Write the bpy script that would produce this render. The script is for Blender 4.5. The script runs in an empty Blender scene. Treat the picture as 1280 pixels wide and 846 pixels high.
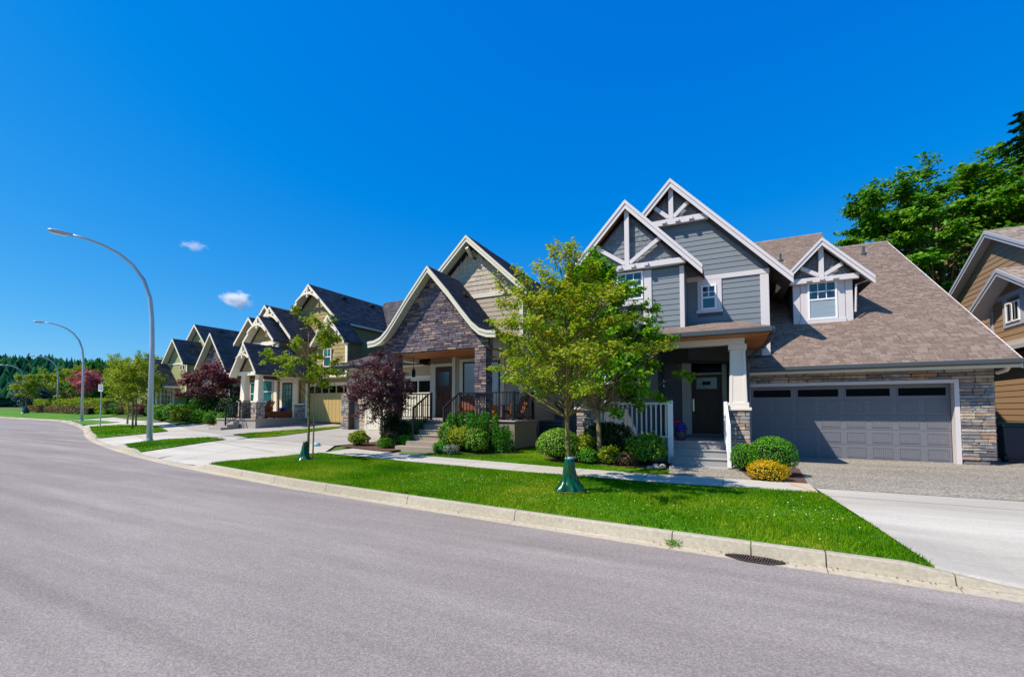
import bpy, bmesh, math, random
import numpy as np
from mathutils import Vector
R = math.radians
D = bpy.data
S = bpy.context.scene
COL = S.collection
rnd = random.Random(7)
nr = np.random.default_rng(11)

# ------------------------------------------------------------------ camera, sky, sun, exposure
cd = D.cameras.new('camera'); cam = D.objects.new('camera', cd); COL.objects.link(cam)
cam.location = (0, 0, 1.6); YAW = .4573
cam.rotation_euler = (math.pi/2 + .0427, 0, YAW)
cd.sensor_width = 36; cd.lens = 549.1*36/1280; cd.shift_y = 66.15/1280; cd.clip_end = 4000; cd.clip_start = .05
S.camera = cam
SUN = Vector((-.83, -.95, 1.6)).normalized()          # towards the sun
w = D.worlds.new('World'); S.world = w; w.use_nodes = True
nt = w.node_tree; nt.nodes.clear()
sky = nt.nodes.new('ShaderNodeTexSky'); sky.sky_type = 'NISHITA'; sky.sun_disc = False
sky.sun_elevation = math.asin(SUN.z); sky.sun_rotation = math.atan2(SUN.x, SUN.y)
sky.air_density = 1.0; sky.dust_density = .35; sky.ozone_density = 3.0
hs = nt.nodes.new('ShaderNodeHueSaturation'); hs.inputs['Saturation'].default_value = 1.25; hs.inputs['Hue'].default_value = .5; hs.inputs['Value'].default_value = 1.0
bg = nt.nodes.new('ShaderNodeBackground'); bg.inputs[1].default_value = .15
wo = nt.nodes.new('ShaderNodeOutputWorld')
nt.links.new(sky.outputs[0], hs.inputs['Color'])
sep = nt.nodes.new('ShaderNodeSeparateColor'); com = nt.nodes.new('ShaderNodeCombineColor'); nt.links.new(hs.outputs[0], sep.inputs[0])
def chain(src, dst, ops):
    for op, val in ops:
        m_ = nt.nodes.new('ShaderNodeMath'); m_.operation = op; m_.inputs[1].default_value = val; nt.links.new(src, m_.inputs[0]); src = m_.outputs[0]
    nt.links.new(src, dst)
# the photograph's deep, evenly saturated blue: compress the bright horizon, deepen the red channel
chain(sep.outputs[0], com.inputs[0], [('SUBTRACT', .6), ('MAXIMUM', 0.), ('MULTIPLY', .3)])
chain(sep.outputs[1], com.inputs[1], [('POWER', .69), ('MULTIPLY', .80)])
chain(sep.outputs[2], com.inputs[2], [('POWER', .277), ('MULTIPLY', 2.55)])
nt.links.new(com.outputs[0], bg.inputs[0]); nt.links.new(bg.outputs[0], wo.inputs[0])
sl = D.lights.new('sun', 'SUN'); sl.energy = 4.3; sl.angle = R(.53); sl.color = (1, .9, .77)
so = D.objects.new('sun', sl); COL.objects.link(so); so.rotation_euler = SUN.to_track_quat('Z', 'Y').to_euler()
S.view_settings.view_transform = 'Standard'; S.view_settings.look = 'None'; S.view_settings.gamma = 1; S.view_settings.exposure = .5
S.render.engine = 'CYCLES'
S.cycles.max_bounces = 8; S.cycles.diffuse_bounces = 6; S.cycles.volume_bounces = 8; S.cycles.transparent_max_bounces = 8

# ------------------------------------------------------------------ materials
def lin(c):
    return tuple(((v/255)/12.92 if v/255 <= .04045 else ((v/255+.055)/1.055)**2.4) for v in c) + (1,)
GAIN = 1.0
def lin2(c, k):
    q = lin(c); return tuple(min(.86, v*k) for v in q[:3])+(1,)
def mat(name, cols, rough=.8, rand=0., nscale=4., namt=.15, bump=0., bscale=40., metal=0., spec=.4, trans=0., stretch=None, coords='Object', coat=0.):
    """cols: list of sRGB tuples spread on a ramp driven by noise (namt) and by a per-piece random value (rand)."""
    m = D.materials.new(name); m.use_nodes = True; t = m.node_tree; N = t.nodes; L = t.links
    b = N['Principled BSDF']; b.inputs['Roughness'].default_value = rough; b.inputs['Metallic'].default_value = metal
    b.inputs['Specular IOR Level'].default_value = spec
    if coat: b.inputs['Coat Weight'].default_value = coat
    tc = N.new('ShaderNodeTexCoord'); mp = N.new('ShaderNodeMapping'); L.new(tc.outputs[coords], mp.inputs[0])
    if coords == 'Object' and not stretch:
        g = N.new('ShaderNodeNewGeometry'); L.new(g.outputs['Position'], mp.inputs[0])
    if stretch:
        g = N.new('ShaderNodeNewGeometry'); L.new(g.outputs['Position'], mp.inputs[0]); mp.inputs['Scale'].default_value = stretch
    n = N.new('ShaderNodeTexNoise'); n.inputs['Scale'].default_value = nscale; n.inputs['Detail'].default_value = 5
    L.new(mp.outputs[0], n.inputs['Vector'])
    ramp = N.new('ShaderNodeValToRGB'); el = ramp.color_ramp.elements
    k = len(cols)
    if k == 1: cols = [cols[0], cols[0]]; k = 2
    for i, c in enumerate(cols):
        p = i/(k-1)
        if i < 2 and i < len(el): e = el[i]; e.position = p
        else: e = el.new(p)
        e.color = lin2(c, 1.0 if trans else 1.2)
    # fac = .5 + (noise-.5)*namt*2 + (rand-.5)*rand
    a = N.new('ShaderNodeMath'); a.operation = 'MULTIPLY_ADD'; L.new(n.outputs[0], a.inputs[0]); a.inputs[1].default_value = namt*3; a.inputs[2].default_value = .5-namt*1.5
    last = a
    if rand:
        oi = N.new('ShaderNodeObjectInfo'); ge = N.new('ShaderNodeNewGeometry')
        s = N.new('ShaderNodeMath'); s.operation = 'ADD'; L.new(oi.outputs['Random'], s.inputs[0]); L.new(ge.outputs['Random Per Island'], s.inputs[1])
        f = N.new('ShaderNodeMath'); f.operation = 'FRACT'; L.new(s.outputs[0], f.inputs[0])
        r2 = N.new('ShaderNodeMath'); r2.operation = 'MULTIPLY_ADD'; L.new(f.outputs[0], r2.inputs[0]); r2.inputs[1].default_value = rand; r2.inputs[2].default_value = -rand/2
        q = N.new('ShaderNodeMath'); q.operation = 'ADD'; q.use_clamp = True; L.new(a.outputs[0], q.inputs[0]); L.new(r2.outputs[0], q.inputs[1]); last = q
    L.new(last.outputs[0], ramp.inputs[0]); L.new(ramp.outputs[0], b.inputs['Base Color'])
    if bump:
        n2 = N.new('ShaderNodeTexNoise'); n2.inputs['Scale'].default_value = bscale; n2.inputs['Detail'].default_value = 4; L.new(mp.outputs[0], n2.inputs['Vector'])
        bp = N.new('ShaderNodeBump'); bp.inputs['Strength'].default_value = bump; bp.inputs['Distance'].default_value = .01
        L.new(n2.outputs[0], bp.inputs['Height']); L.new(bp.outputs[0], b.inputs['Normal'])
    if trans:
        tr = N.new('ShaderNodeBsdfTranslucent'); mx = N.new('ShaderNodeMixShader'); mx.inputs[0].default_value = trans
        L.new(ramp.outputs[0], tr.inputs[0]); L.new(b.outputs[0], mx.inputs[1]); L.new(tr.outputs[0], mx.inputs[2]); L.new(mx.outputs[0], N['Material Output'].inputs[0])
    return m

def ground_mat(name, c1, c2, c3, fine, fineamt, rough=.9, bump=.3, bscale=90, cracks=0., speck=None, streak=0.):
    m = D.materials.new(name); m.use_nodes = True; t = m.node_tree; N = t.nodes; L = t.links
    b = N['Principled BSDF']; b.inputs['Roughness'].default_value = rough; b.inputs['Specular IOR Level'].default_value = .3
    g = N.new('ShaderNodeNewGeometry')
    n = N.new('ShaderNodeTexNoise'); n.inputs['Scale'].default_value = .35; n.inputs['Detail'].default_value = 6; n.inputs['Roughness'].default_value = .65
    mp = N.new('ShaderNodeMapping'); mp.inputs['Rotation'].default_value = (0, 0, .12); mp.inputs['Scale'].default_value = (.4, 2.6, 1)
    L.new(g.outputs['Position'], mp.inputs[0]); L.new(mp.outputs[0], n.inputs['Vector'])
    rp = N.new('ShaderNodeValToRGB'); e = rp.color_ramp.elements; e[0].position = .3; e[0].color = lin2(c1, 1.15); e[1].position = .7; e[1].color = lin2(c3, 1.15); x = e.new(.5); x.color = lin2(c2, 1.15)
    L.new(n.outputs[0], rp.inputs[0])
    v = N.new('ShaderNodeTexNoise'); v.inputs['Scale'].default_value = fine; v.inputs['Detail'].default_value = 3; v.inputs['Roughness'].default_value = .7; L.new(g.outputs['Position'], v.inputs['Vector'])
    mr = N.new('ShaderNodeMapRange'); mr.inputs[1].default_value = .3; mr.inputs[2].default_value = .7; mr.inputs[3].default_value = 1-fineamt; mr.inputs[4].default_value = 1+fineamt; L.new(v.outputs[0], mr.inputs[0])
    mu = N.new('ShaderNodeMix'); mu.data_type = 'RGBA'; mu.blend_type = 'MULTIPLY'; mu.inputs[0].default_value = 1
    L.new(rp.outputs[0], mu.inputs[6]); L.new(mr.outputs[0], mu.inputs[7])
    out = mu.outputs[2]
    if streak:
        m5 = N.new('ShaderNodeMapping'); m5.inputs['Rotation'].default_value = (0, 0, .09); m5.inputs['Scale'].default_value = (.06, 2.4, 1); L.new(g.outputs['Position'], m5.inputs[0])
        n5 = N.new('ShaderNodeTexNoise'); n5.inputs['Scale'].default_value = 1.1; n5.inputs['Detail'].default_value = 4; n5.inputs['Distortion'].default_value = .3; L.new(m5.outputs[0], n5.inputs['Vector'])
        r5 = N.new('ShaderNodeMapRange'); r5.inputs[1].default_value = .35; r5.inputs[2].default_value = .68; r5.inputs[3].default_value = 1-streak; r5.inputs[4].default_value = 1+streak; L.new(n5.outputs[0], r5.inputs[0])
        x5 = N.new('ShaderNodeMix'); x5.data_type = 'RGBA'; x5.blend_type = 'MULTIPLY'; x5.inputs[0].default_value = 1; L.new(out, x5.inputs[6]); L.new(r5.outputs[0], x5.inputs[7]); out = x5.outputs[2]
    if speck:
        vo = N.new('ShaderNodeTexVoronoi'); vo.inputs['Scale'].default_value = speck[0]; L.new(g.outputs['Position'], vo.inputs['Vector'])
        r3 = N.new('ShaderNodeValToRGB'); cr = r3.color_ramp; cr.interpolation = 'CONSTANT'
        cr.elements[0].color = (.55, .55, .55, 1); cr.elements[1].position = .35; cr.elements[1].color = (1, 1, 1, 1); q = cr.elements.new(.8); q.color = (1.5, 1.45, 1.35, 1)
        sp = N.new('ShaderNodeSeparateColor'); L.new(vo.outputs['Color'], sp.inputs[0]); L.new(sp.outputs[0], r3.inputs[0])
        m2 = N.new('ShaderNodeMix'); m2.data_type = 'RGBA'; m2.blend_type = 'MULTIPLY'; m2.inputs[0].default_value = speck[1]
        L.new(out, m2.inputs[6]); L.new(r3.outputs[0], m2.inputs[7]); out = m2.outputs[2]
    if cracks:
        wv = N.new('ShaderNodeTexVoronoi'); wv.feature = 'DISTANCE_TO_EDGE'; wv.inputs['Scale'].default_value = .33
        wn = N.new('ShaderNodeTexNoise'); wn.inputs['Scale'].default_value = 1.2; wn.inputs['Detail'].default_value = 5; L.new(g.outputs['Position'], wn.inputs['Vector'])
        ad = N.new('ShaderNodeMix'); ad.data_type = 'RGBA'; ad.blend_type = 'LINEAR_LIGHT'; ad.inputs[0].default_value = .35; L.new(g.outputs['Position'], ad.inputs[6]); L.new(wn.outputs['Color'], ad.inputs[7]); L.new(ad.outputs[2], wv.inputs['Vector'])
        r4 = N.new('ShaderNodeMapRange'); r4.inputs[1].default_value = 0; r4.inputs[2].default_value = .006; r4.inputs[3].default_value = 1-cracks; r4.inputs[4].default_value = 1; L.new(wv.outputs['Distance'], r4.inputs[0])
        m3 = N.new('ShaderNodeMix'); m3.data_type = 'RGBA'; m3.blend_type = 'MULTIPLY'; m3.inputs[0].default_value = 1; L.new(out, m3.inputs[6]); L.new(r4.outputs[0], m3.inputs[7]); out = m3.outputs[2]
    L.new(out, b.inputs['Base Color'])
    n2 = N.new('ShaderNodeTexNoise'); n2.inputs['Scale'].default_value = bscale; n2.inputs['Detail'].default_value = 3; L.new(g.outputs['Position'], n2.inputs['Vector'])
    bp = N.new('ShaderNodeBump'); bp.inputs['Strength'].default_value = bump; bp.inputs['Distance'].default_value = .008; L.new(n2.outputs[0], bp.inputs['Height']); L.new(bp.outputs[0], b.inputs['Normal'])
    return m

def glass_mat(name, base, rough=.06):
    m = D.materials.new(name); m.use_nodes = True; b = m.node_tree.nodes['Principled BSDF']
    b.inputs['Base Color'].default_value = lin(base); b.inputs['Roughness'].default_value = rough; b.inputs['Specular IOR Level'].default_value = 1.0; b.inputs['IOR'].default_value = 1.6
    return m

M = {}
M['asphalt'] = ground_mat('asphalt', (122, 114, 111), (135, 127, 123), (149, 141, 136), 60, .22, bump=.6, bscale=110, cracks=.0, speck=(75, .34), streak=.09)
M['concrete'] = ground_mat('concrete', (154, 149, 138), (171, 166, 154), (186, 181, 170), 30, .1, bump=.15)
M['concrete_old'] = ground_mat('concrete_old', (140, 134, 126), (152, 146, 138), (162, 156, 148), 30, .1, bump=.2)
M['kerb'] = ground_mat('kerb_concrete', (140, 132, 114), (160, 152, 134), (174, 167, 150), 22, .16, bump=.35)
M['gutterpan'] = ground_mat('gutter_concrete', (152, 142, 122), (168, 158, 138), (180, 171, 153), 16, .14, bump=.3)
M['aggregate'] = ground_mat('aggregate', (128, 122, 112), (138, 132, 121), (148, 142, 130), 60, .2, bump=.7, bscale=60, speck=(48, 1.0))
M['soil'] = ground_mat('soil', (70, 52, 40), (84, 62, 48), (96, 74, 58), 30, .35, bump=.8, bscale=40)
M['lawn'] = ground_mat('lawn_ground', (46, 96, 6), (64, 114, 8), (90, 126, 18), 12, .3, bump=.8, bscale=60)
M['field'] = ground_mat('field_ground', (60, 88, 34), (76, 98, 40), (88, 104, 50), 3, .3, bump=.4, bscale=20)
M['grass'] = mat('grass_blades', [(52, 112, 2), (84, 142, 5), (124, 164, 12), (178, 180, 52)], rough=.8, spec=.1, rand=.6, nscale=.5, namt=.75, trans=.4)
M['clover'] = mat('clover_flower', [(190, 190, 140), (214, 214, 186)], rand=.5)
M['sidingA'] = mat('grey_siding', [(101, 109, 117), (114, 122, 129)], rough=.6, rand=.25, nscale=2, bump=.15, bscale=60, stretch=(1, 1, 9))
M['backA'] = mat('grey_backing', [(70, 76, 82), (80, 86, 92)])
M['shakeA'] = mat('grey_shake', [(90, 97, 105), (120, 126, 132)], rough=.7, rand=.7, nscale=8, bump=.3)
M['white'] = mat('white_trim', [(184, 178, 180), (200, 195, 196)], rough=.5, nscale=3, namt=.2)
M['cream'] = mat('cream_trim', [(186, 180, 160), (206, 200, 182)], rough=.55, nscale=3, namt=.2)
M['creamA'] = mat('pale_grey_trim', [(196, 188, 178), (214, 206, 196)], rough=.55, nscale=3)
M['bright'] = mat('shade_lifted_cream_trim', [(232, 224, 208), (242, 236, 222)], rough=.5)  # cream lightened so the door surround, deep in porch shade, looks bounce-lit
M['vinyl'] = mat('white_vinyl', [(226, 228, 232), (240, 240, 242)], rough=.35)
M['woodsoffit'] = mat('stained_wood_soffit', [(150, 88, 36), (178, 110, 52)], rough=.5, nscale=6, namt=.5, stretch=(12, 1, 1))
M['shingleA'] = mat('brown_shingle', [(100, 86, 78), (116, 101, 92), (129, 113, 104), (145, 130, 120)], rough=.95, rand=.62, nscale=60, namt=.25, bump=.5, bscale=250)
M['roofA'] = mat('brown_roof_deck', [(84, 68, 62), (96, 80, 72)], rough=.95)
M['shingleB'] = mat('charcoal_shingle', [(60, 58, 62), (78, 75, 80), (96, 92, 98)], rough=.95, rand=.7, nscale=60, namt=.25, bump=.5, bscale=250)
M['roofB'] = mat('charcoal_roof_deck', [(58, 56, 60), (66, 64, 68)], rough=.95)
M['stoneA'] = mat('ledgestone_grey_buff', [(84, 82, 88), (112, 110, 112), (136, 132, 130), (164, 148, 128), (140, 112, 92), (176, 166, 152), (104, 108, 120)], rough=.9, rand=1., nscale=9, namt=.16, bump=.7, bscale=45)
M['stoneB'] = mat('ledgestone_plum', [(62, 54, 62), (90, 80, 90), (112, 102, 112), (76, 68, 78), (98, 88, 98), (160, 138, 116), (84, 76, 86), (120, 112, 120)], rough=.9, rand=1., nscale=9, namt=.12, bump=.7, bscale=45)
M['mortar'] = mat('mortar', [(58, 54, 54), (72, 68, 66)], rough=.95)
M['garage'] = mat('grey_garage_door', [(100, 101, 108), (108, 109, 116)], rough=.5, bump=.12, bscale=8, stretch=(10, 10, .4))
M['gutter'] = mat('dark_gutter', [(62, 66, 70), (70, 74, 78)], rough=.35)
M['door'] = mat('dark_brown_door', [(58, 36, 26), (82, 52, 36)], rough=.4, nscale=3, namt=.5, stretch=(10, 10, .6))
M['steel'] = mat('brushed_nickel', [(170, 168, 160), (190, 188, 180)], rough=.25, metal=1)
M['glass'] = glass_mat('window_glass', (26, 36, 46))
M['glassdark'] = glass_mat('dark_glass', (6, 8, 10), .1); M['glassdark'].node_tree.nodes['Principled BSDF'].inputs['Specular IOR Level'].default_value = .12; M['glassdark'].node_tree.nodes['Principled BSDF'].inputs['IOR'].default_value = 1.3
M['glasslead'] = glass_mat('leaded_glass', (40, 70, 78), .25)
M['blind'] = mat('window_blind', [(120, 132, 138), (150, 160, 164)], rough=.3, spec=1., coat=1., namt=.5, nscale=10, stretch=(.2, .2, 4))
M['sidingB'] = mat('taupe_siding', [(150, 138, 120), (164, 152, 134)], rough=.6, rand=.25, nscale=2, bump=.15, stretch=(1, 1, 9))
M['backB'] = mat('taupe_backing', [(120, 110, 96), (130, 120, 104)])
M['shakeB'] = mat('taupe_shake', [(156, 144, 128), (178, 166, 150)], rough=.7, rand=.7, nscale=8, bump=.3)
M['black'] = mat('black_metal', [(16, 18, 22), (26, 28, 32)], rough=.4)
M['sidingC'] = mat('olive_tan_siding', [(138, 118, 74), (154, 134, 88)], rough=.65, rand=.25, nscale=2, bump=.15, stretch=(1, 1, 9))
M['shakeC'] = mat('olive_tan_shake', [(138, 120, 76), (164, 146, 98)], rough=.7, rand=.6, nscale=8)
M['backC'] = mat('olive_tan_backing', [(96, 82, 52), (104, 90, 58)])
M['tandoor'] = mat('tan_garage_door', [(168, 144, 88), (178, 154, 98)], rough=.5)
M['creamC'] = mat('warm_cream_trim', [(208, 198, 176), (222, 212, 192)], rough=.55)
M['sidingD'] = mat('sage_siding', [(138, 142, 92), (152, 156, 106)], rough=.65, rand=.25, nscale=2, stretch=(1, 1, 9))
M['backD'] = mat('sage_backing', [(110, 116, 74), (118, 124, 80)])
M['sidingE'] = mat('golden_brown_siding', [(134, 108, 80), (152, 126, 96)], rough=.65, rand=.25, nscale=2, bump=.15, stretch=(1, 1, 9))
M['backE'] = mat('brown_backing', [(80, 60, 40), (88, 66, 46)])
M['greyE'] = mat('grey_fascia', [(150, 150, 158), (168, 168, 174)], rough=.5)
M['shingleE'] = mat('grey_brown_shingle', [(104, 92, 86), (136, 124, 116), (158, 146, 136)], rough=.95, rand=.8, nscale=60, namt=.25)
M['bark'] = mat('bark', [(84, 66, 46), (122, 102, 76), (146, 128, 100)], rough=.95, nscale=6, namt=.5, bump=.8, bscale=30, stretch=(4, 4, 1))
M['barkg'] = mat('green_bark', [(82, 68, 38), (112, 96, 56), (132, 118, 80)], rough=.95, nscale=8, namt=.5, bump=.6, bscale=40)
def leafm(n, cols, tr=.35, **k): return mat(n, cols, rough=.5, rand=.9, nscale=k.pop('nscale', 1.2), namt=.3, trans=tr, spec=.3, **k)
M['leaf_olive'] = leafm('olive_leaf', [(96, 138, 8), (134, 164, 12), (172, 188, 26), (200, 178, 60)], .5)
M['leaf_green'] = leafm('fresh_leaf', [(50, 114, 6), (84, 150, 8), (126, 180, 14), (166, 200, 26)], .5)
M['leaf_lime'] = leafm('lime_leaf', [(92, 124, 14), (132, 156, 20), (168, 184, 40)], .45)
M['leaf_purple'] = leafm('purple_leaf', [(54, 24, 36), (84, 42, 52), (110, 66, 76), (142, 104, 112)], .28)
M['leaf_red'] = leafm('dark_red_leaf', [(70, 22, 34), (108, 42, 54), (134, 66, 78), (160, 104, 112)], .3)
M['leaf_pink'] = leafm('pink_leaf', [(150, 56, 72), (190, 88, 104), (214, 132, 142)], .3)
M['leaf_maple'] = leafm('maple_leaf', [(34, 92, 8), (64, 128, 14), (104, 158, 22), (142, 178, 40)], .45, nscale=.5)
M['leaf_box'] = leafm('boxwood_leaf', [(30, 86, 4), (58, 124, 8), (92, 158, 12), (128, 180, 24)], .25)
M['leaf_dark'] = leafm('dark_shrub_leaf', [(12, 40, 8), (22, 58, 12), (44, 86, 18)], .2)
M['leaf_privet'] = leafm('privet_leaf', [(50, 108, 8), (86, 142, 16), (124, 168, 36), (160, 186, 90)], .3)
M['leaf_yellow'] = leafm('golden_leaf', [(150, 146, 10), (196, 176, 10), (226, 190, 20), (220, 150, 20)], .35)
M['leaf_chart'] = leafm('chartreuse_leaf', [(96, 128, 10), (140, 160, 14), (180, 186, 30)], .35)
M['leaf_brown'] = leafm('bronze_leaf', [(86, 72, 34), (124, 104, 60), (150, 110, 84)], .3)
M['leaf_grey'] = leafm('lavender_leaf', [(90, 108, 84), (120, 134, 110), (140, 150, 136)], .2)
M['leaf_cedar'] = leafm('cedar_leaf', [(20, 84, 4), (40, 118, 8), (72, 148, 14), (104, 168, 26)], .35)
M['leaf_fir'] = leafm('fir_needles', [(18, 56, 20), (34, 78, 28), (54, 100, 36)], .2)
M['leaf_far'] = mat('far_fir', [(8, 38, 30), (16, 54, 40), (26, 68, 44), (50, 92, 44)], rough=1, rand=.9, nscale=.02, spec=0)
M['leaf_park'] = leafm('park_leaf', [(86, 124, 10), (134, 162, 14), (182, 186, 32)], .45)
M['forestfloor'] = mat('forest_floor', [(10, 32, 24), (20, 48, 30)], rough=1)
M['leaf_blue'] = leafm('blue_spruce', [(66, 96, 110), (96, 124, 136)], .15)
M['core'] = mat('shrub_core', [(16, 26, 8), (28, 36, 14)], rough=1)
M['bag'] = mat('green_plastic', [(0, 56, 20), (4, 92, 36)], rough=.25, nscale=6, namt=.4, spec=.8, trans=.12)
M['galv'] = mat('galvanised_steel', [(150, 164, 174), (170, 182, 190)], rough=.4, metal=.2, nscale=1.5, namt=.3)
M['lamplens'] = mat('lamp_lens', [(200, 200, 196), (214, 214, 210)], rough=.15)
M['iron'] = mat('rusty_iron', [(52, 44, 42), (78, 66, 60)], rough=.7, nscale=20, namt=.5)
M['pit'] = mat('drain_pit', [(12, 11, 11), (18, 16, 16)])
M['bin'] = mat('bin_plastic', [(20, 32, 52), (26, 40, 62)], rough=.4)
M['binlid'] = mat('bin_green_lid', [(14, 74, 48), (20, 88, 56)], rough=.4)
M['cedarwood'] = mat('orange_cedar', [(96, 50, 26), (126, 70, 36)], rough=.6, nscale=5, namt=.5)
M['orange'] = mat('orange_glaze', [(236, 130, 10), (248, 150, 20)], rough=.4)
M['step'] = ground_mat('step_concrete', (128, 116, 104), (144, 132, 118), (156, 144, 130), 30, .15, bump=.4)
M['stepA'] = ground_mat('grey_step', (132, 132, 134), (146, 146, 147), (158, 157, 157), 30, .1, bump=.2)
M['slabC'] = mat('grey_slab', [(140, 132, 124), (156, 148, 140)], rough=.9, nscale=6)
M['signwhite'] = mat('sign_white', [(225, 225, 225), (235, 235, 235)], rough=.4)
M['signred'] = mat('sign_red', [(190, 40, 50), (200, 50, 60)], rough=.4)
M['signblack'] = mat('sign_black', [(30, 30, 32), (40, 40, 42)], rough=.4)
M['pot'] = mat('pot_glaze', [(40, 46, 60), (56, 62, 80)], rough=.4)
M['petalred'] = mat('red_petal', [(200, 20, 50), (226, 50, 90)], rand=.8, trans=.2)
M['petalblue'] = mat('blue_petal', [(46, 40, 170), (80, 70, 200)], rand=.8, trans=.2)
M['mark'] = mat('orange_survey_paint', [(196, 140, 80), (206, 156, 96)], rough=.9, nscale=20, namt=.5)
M['teal'] = glass_mat('teal_glass', (30, 96, 100), .12)
M['lid'] = mat('pale_blue_lid', [(120, 170, 172), (140, 186, 186)], rough=.5)
M['rock'] = mat('rock', [(120, 116, 110), (150, 146, 140)], rough=.95, rand=.6, bump=.6)
M['doormat'] = mat('doormat', [(150, 140, 124), (170, 160, 146)], rough=1, bump=.5)

# ------------------------------------------------------------------ object helpers
WPOS = {}
def link(o, parent=None):
    COL.objects.link(o)
    if parent is not None: o.parent = parent
    return o
def tag(o, label, cat, group=None):
    o['label'] = label; o['category'] = cat
    if group: o['group'] = group
    return o
def thing(name, label, cat, loc=(0, 0, 0), group=None, rz=0):
    o = D.objects.new(name, None); o.empty_display_size = .1; link(o); o.location = loc; o.rotation_euler = (0, 0, rz)
    WPOS[o.name] = (Vector(loc), rz)
    return tag(o, label, cat, group)
def wp(p): return WPOS.get(p.name, (Vector((0, 0, 0)), 0))[0] if p is not None else Vector((0, 0, 0))
class MB:
    def __init__(s): s.v = []; s.f = []
    def add(s, vs, fs):
        b = len(s.v); s.v += [tuple(x) for x in vs]; s.f += [tuple(i+b for i in f) for f in fs]; return s
    def box(s, x0, x1, y0, y1, z0, z1):
        return s.add([(x0,y0,z0),(x1,y0,z0),(x1,y1,z0),(x0,y1,z0),(x0,y0,z1),(x1,y0,z1),(x1,y1,z1),(x0,y1,z1)],
                     [(0,3,2,1),(4,5,6,7),(0,1,5,4),(1,2,6,5),(2,3,7,6),(3,0,4,7)])
    def prism(s, pts, vec):
        """pts: planar polygon (3D), extruded by vec"""
        n = len(pts); p = [Vector(q) for q in pts]; q = [x+Vector(vec) for x in p]
        return s.add(p+q, [tuple(range(n))[::-1], tuple(range(n, 2*n))]+[(i, (i+1) % n, n+(i+1) % n, n+i) for i in range(n)])
    def bar(s, a, b, w, h=None, up=(0, 0, 1)):
        h = h or w; a = Vector(a); b = Vector(b); d = (b-a).normalized(); u = Vector(up)
        if abs(d.dot(u)) > .98: u = Vector((0, 1, 0))
        x = d.cross(u).normalized()*w/2; y = x.cross(d).normalized()*h/2
        vs = [a-x-y, a+x-y, a+x+y, a-x+y, b-x-y, b+x-y, b+x+y, b-x+y]
        return s.add(vs, [(0,3,2,1),(4,5,6,7),(0,1,5,4),(1,2,6,5),(2,3,7,6),(3,0,4,7)])
    def tube(s, pts, rads, n=8, caps=True):
        pts = [Vector(p) for p in pts]; b = len(s.v); k = len(pts)
        if not hasattr(rads, '__len__'): rads = [rads]*k
        for i, p in enumerate(pts):
            d = (pts[min(i+1, k-1)]-pts[max(i-1, 0)]).normalized(); u = Vector((0, 0, 1)) if abs(d.z) < .9 else Vector((1, 0, 0))
            x = d.cross(u).normalized(); y = x.cross(d).normalized()
            for j in range(n):
                a = 2*math.pi*j/n; s.v.append(tuple(p+x*math.cos(a)*rads[i]+y*math.sin(a)*rads[i]))
        for i in range(k-1):
            for j in range(n): s.f.append((b+i*n+j, b+i*n+(j+1) % n, b+(i+1)*n+(j+1) % n, b+(i+1)*n+j))
        if caps: s.f.append(tuple(b+j for j in range(n))[::-1]); s.f.append(tuple(b+(k-1)*n+j for j in range(n)))
        return s
    def lathe(s, c, prof, n=16):
        b = len(s.v); k = len(prof)
        for r, z in prof:
            for j in range(n): a = 2*math.pi*j/n; s.v.append((c[0]+r*math.cos(a), c[1]+r*math.sin(a), c[2]+z))
        for i in range(k-1):
            for j in range(n): s.f.append((b+i*n+j, b+i*n+(j+1) % n, b+(i+1)*n+(j+1) % n, b+(i+1)*n+j))
        s.f.append(tuple(b+j for j in range(n))[::-1]); s.f.append(tuple(b+(k-1)*n+j for j in range(n)))
        return s
    def mesh(s, name, m, off=Vector((0, 0, 0)), smooth=False, bev=0, rz=0):
        me = D.meshes.new(name); me.from_pydata([tuple(Vector(v)-off) for v in s.v], [], s.f); me.materials.append(m)
        bm = bmesh.new(); bm.from_mesh(me); bmesh.ops.recalc_face_normals(bm, faces=bm.faces)
        if bev: bmesh.ops.bevel(bm, geom=list(bm.edges), offset=bev, segments=1, affect='EDGES', clamp_overlap=True)
        bm.to_mesh(me); bm.free()
        if smooth: me.polygons.foreach_set('use_smooth', [True]*len(me.polygons))
        return me
    def build(s, name, m, parent=None, smooth=False, kind=None, bev=0, label=None):
        o = D.objects.new(name, s.mesh(name, m, wp(parent), smooth, bev)); link(o, parent)
        if parent is not None: WPOS[o.name] = (wp(parent), 0)
        if kind: o['kind'] = kind
        if label: o['label'] = label
        return o
def npmesh(name, V, F, m, parent=None, kind=None, smooth=False):
    """V (N,3), F (K,n) all faces same size"""
    off = wp(parent); V = np.asarray(V, dtype=np.float32)-np.array(off[:], dtype=np.float32); F = np.asarray(F, dtype=np.int32)
    me = D.meshes.new(name); me.vertices.add(len(V)); me.vertices.foreach_set('co', V.ravel())
    k = F.shape[1]; me.loops.add(F.size); me.loops.foreach_set('vertex_index', F.ravel())
    me.polygons.add(len(F)); me.polygons.foreach_set('loop_start', np.arange(0, F.size, k, dtype=np.int32)); me.polygons.foreach_set('loop_total', np.full(len(F), k, dtype=np.int32))
    me.update(calc_edges=True); me.materials.append(m)
    if smooth: me.polygons.foreach_set('use_smooth', [True]*len(me.polygons))
    o = D.objects.new(name, me); link(o, parent)
    if kind: o['kind'] = kind
    return o

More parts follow.
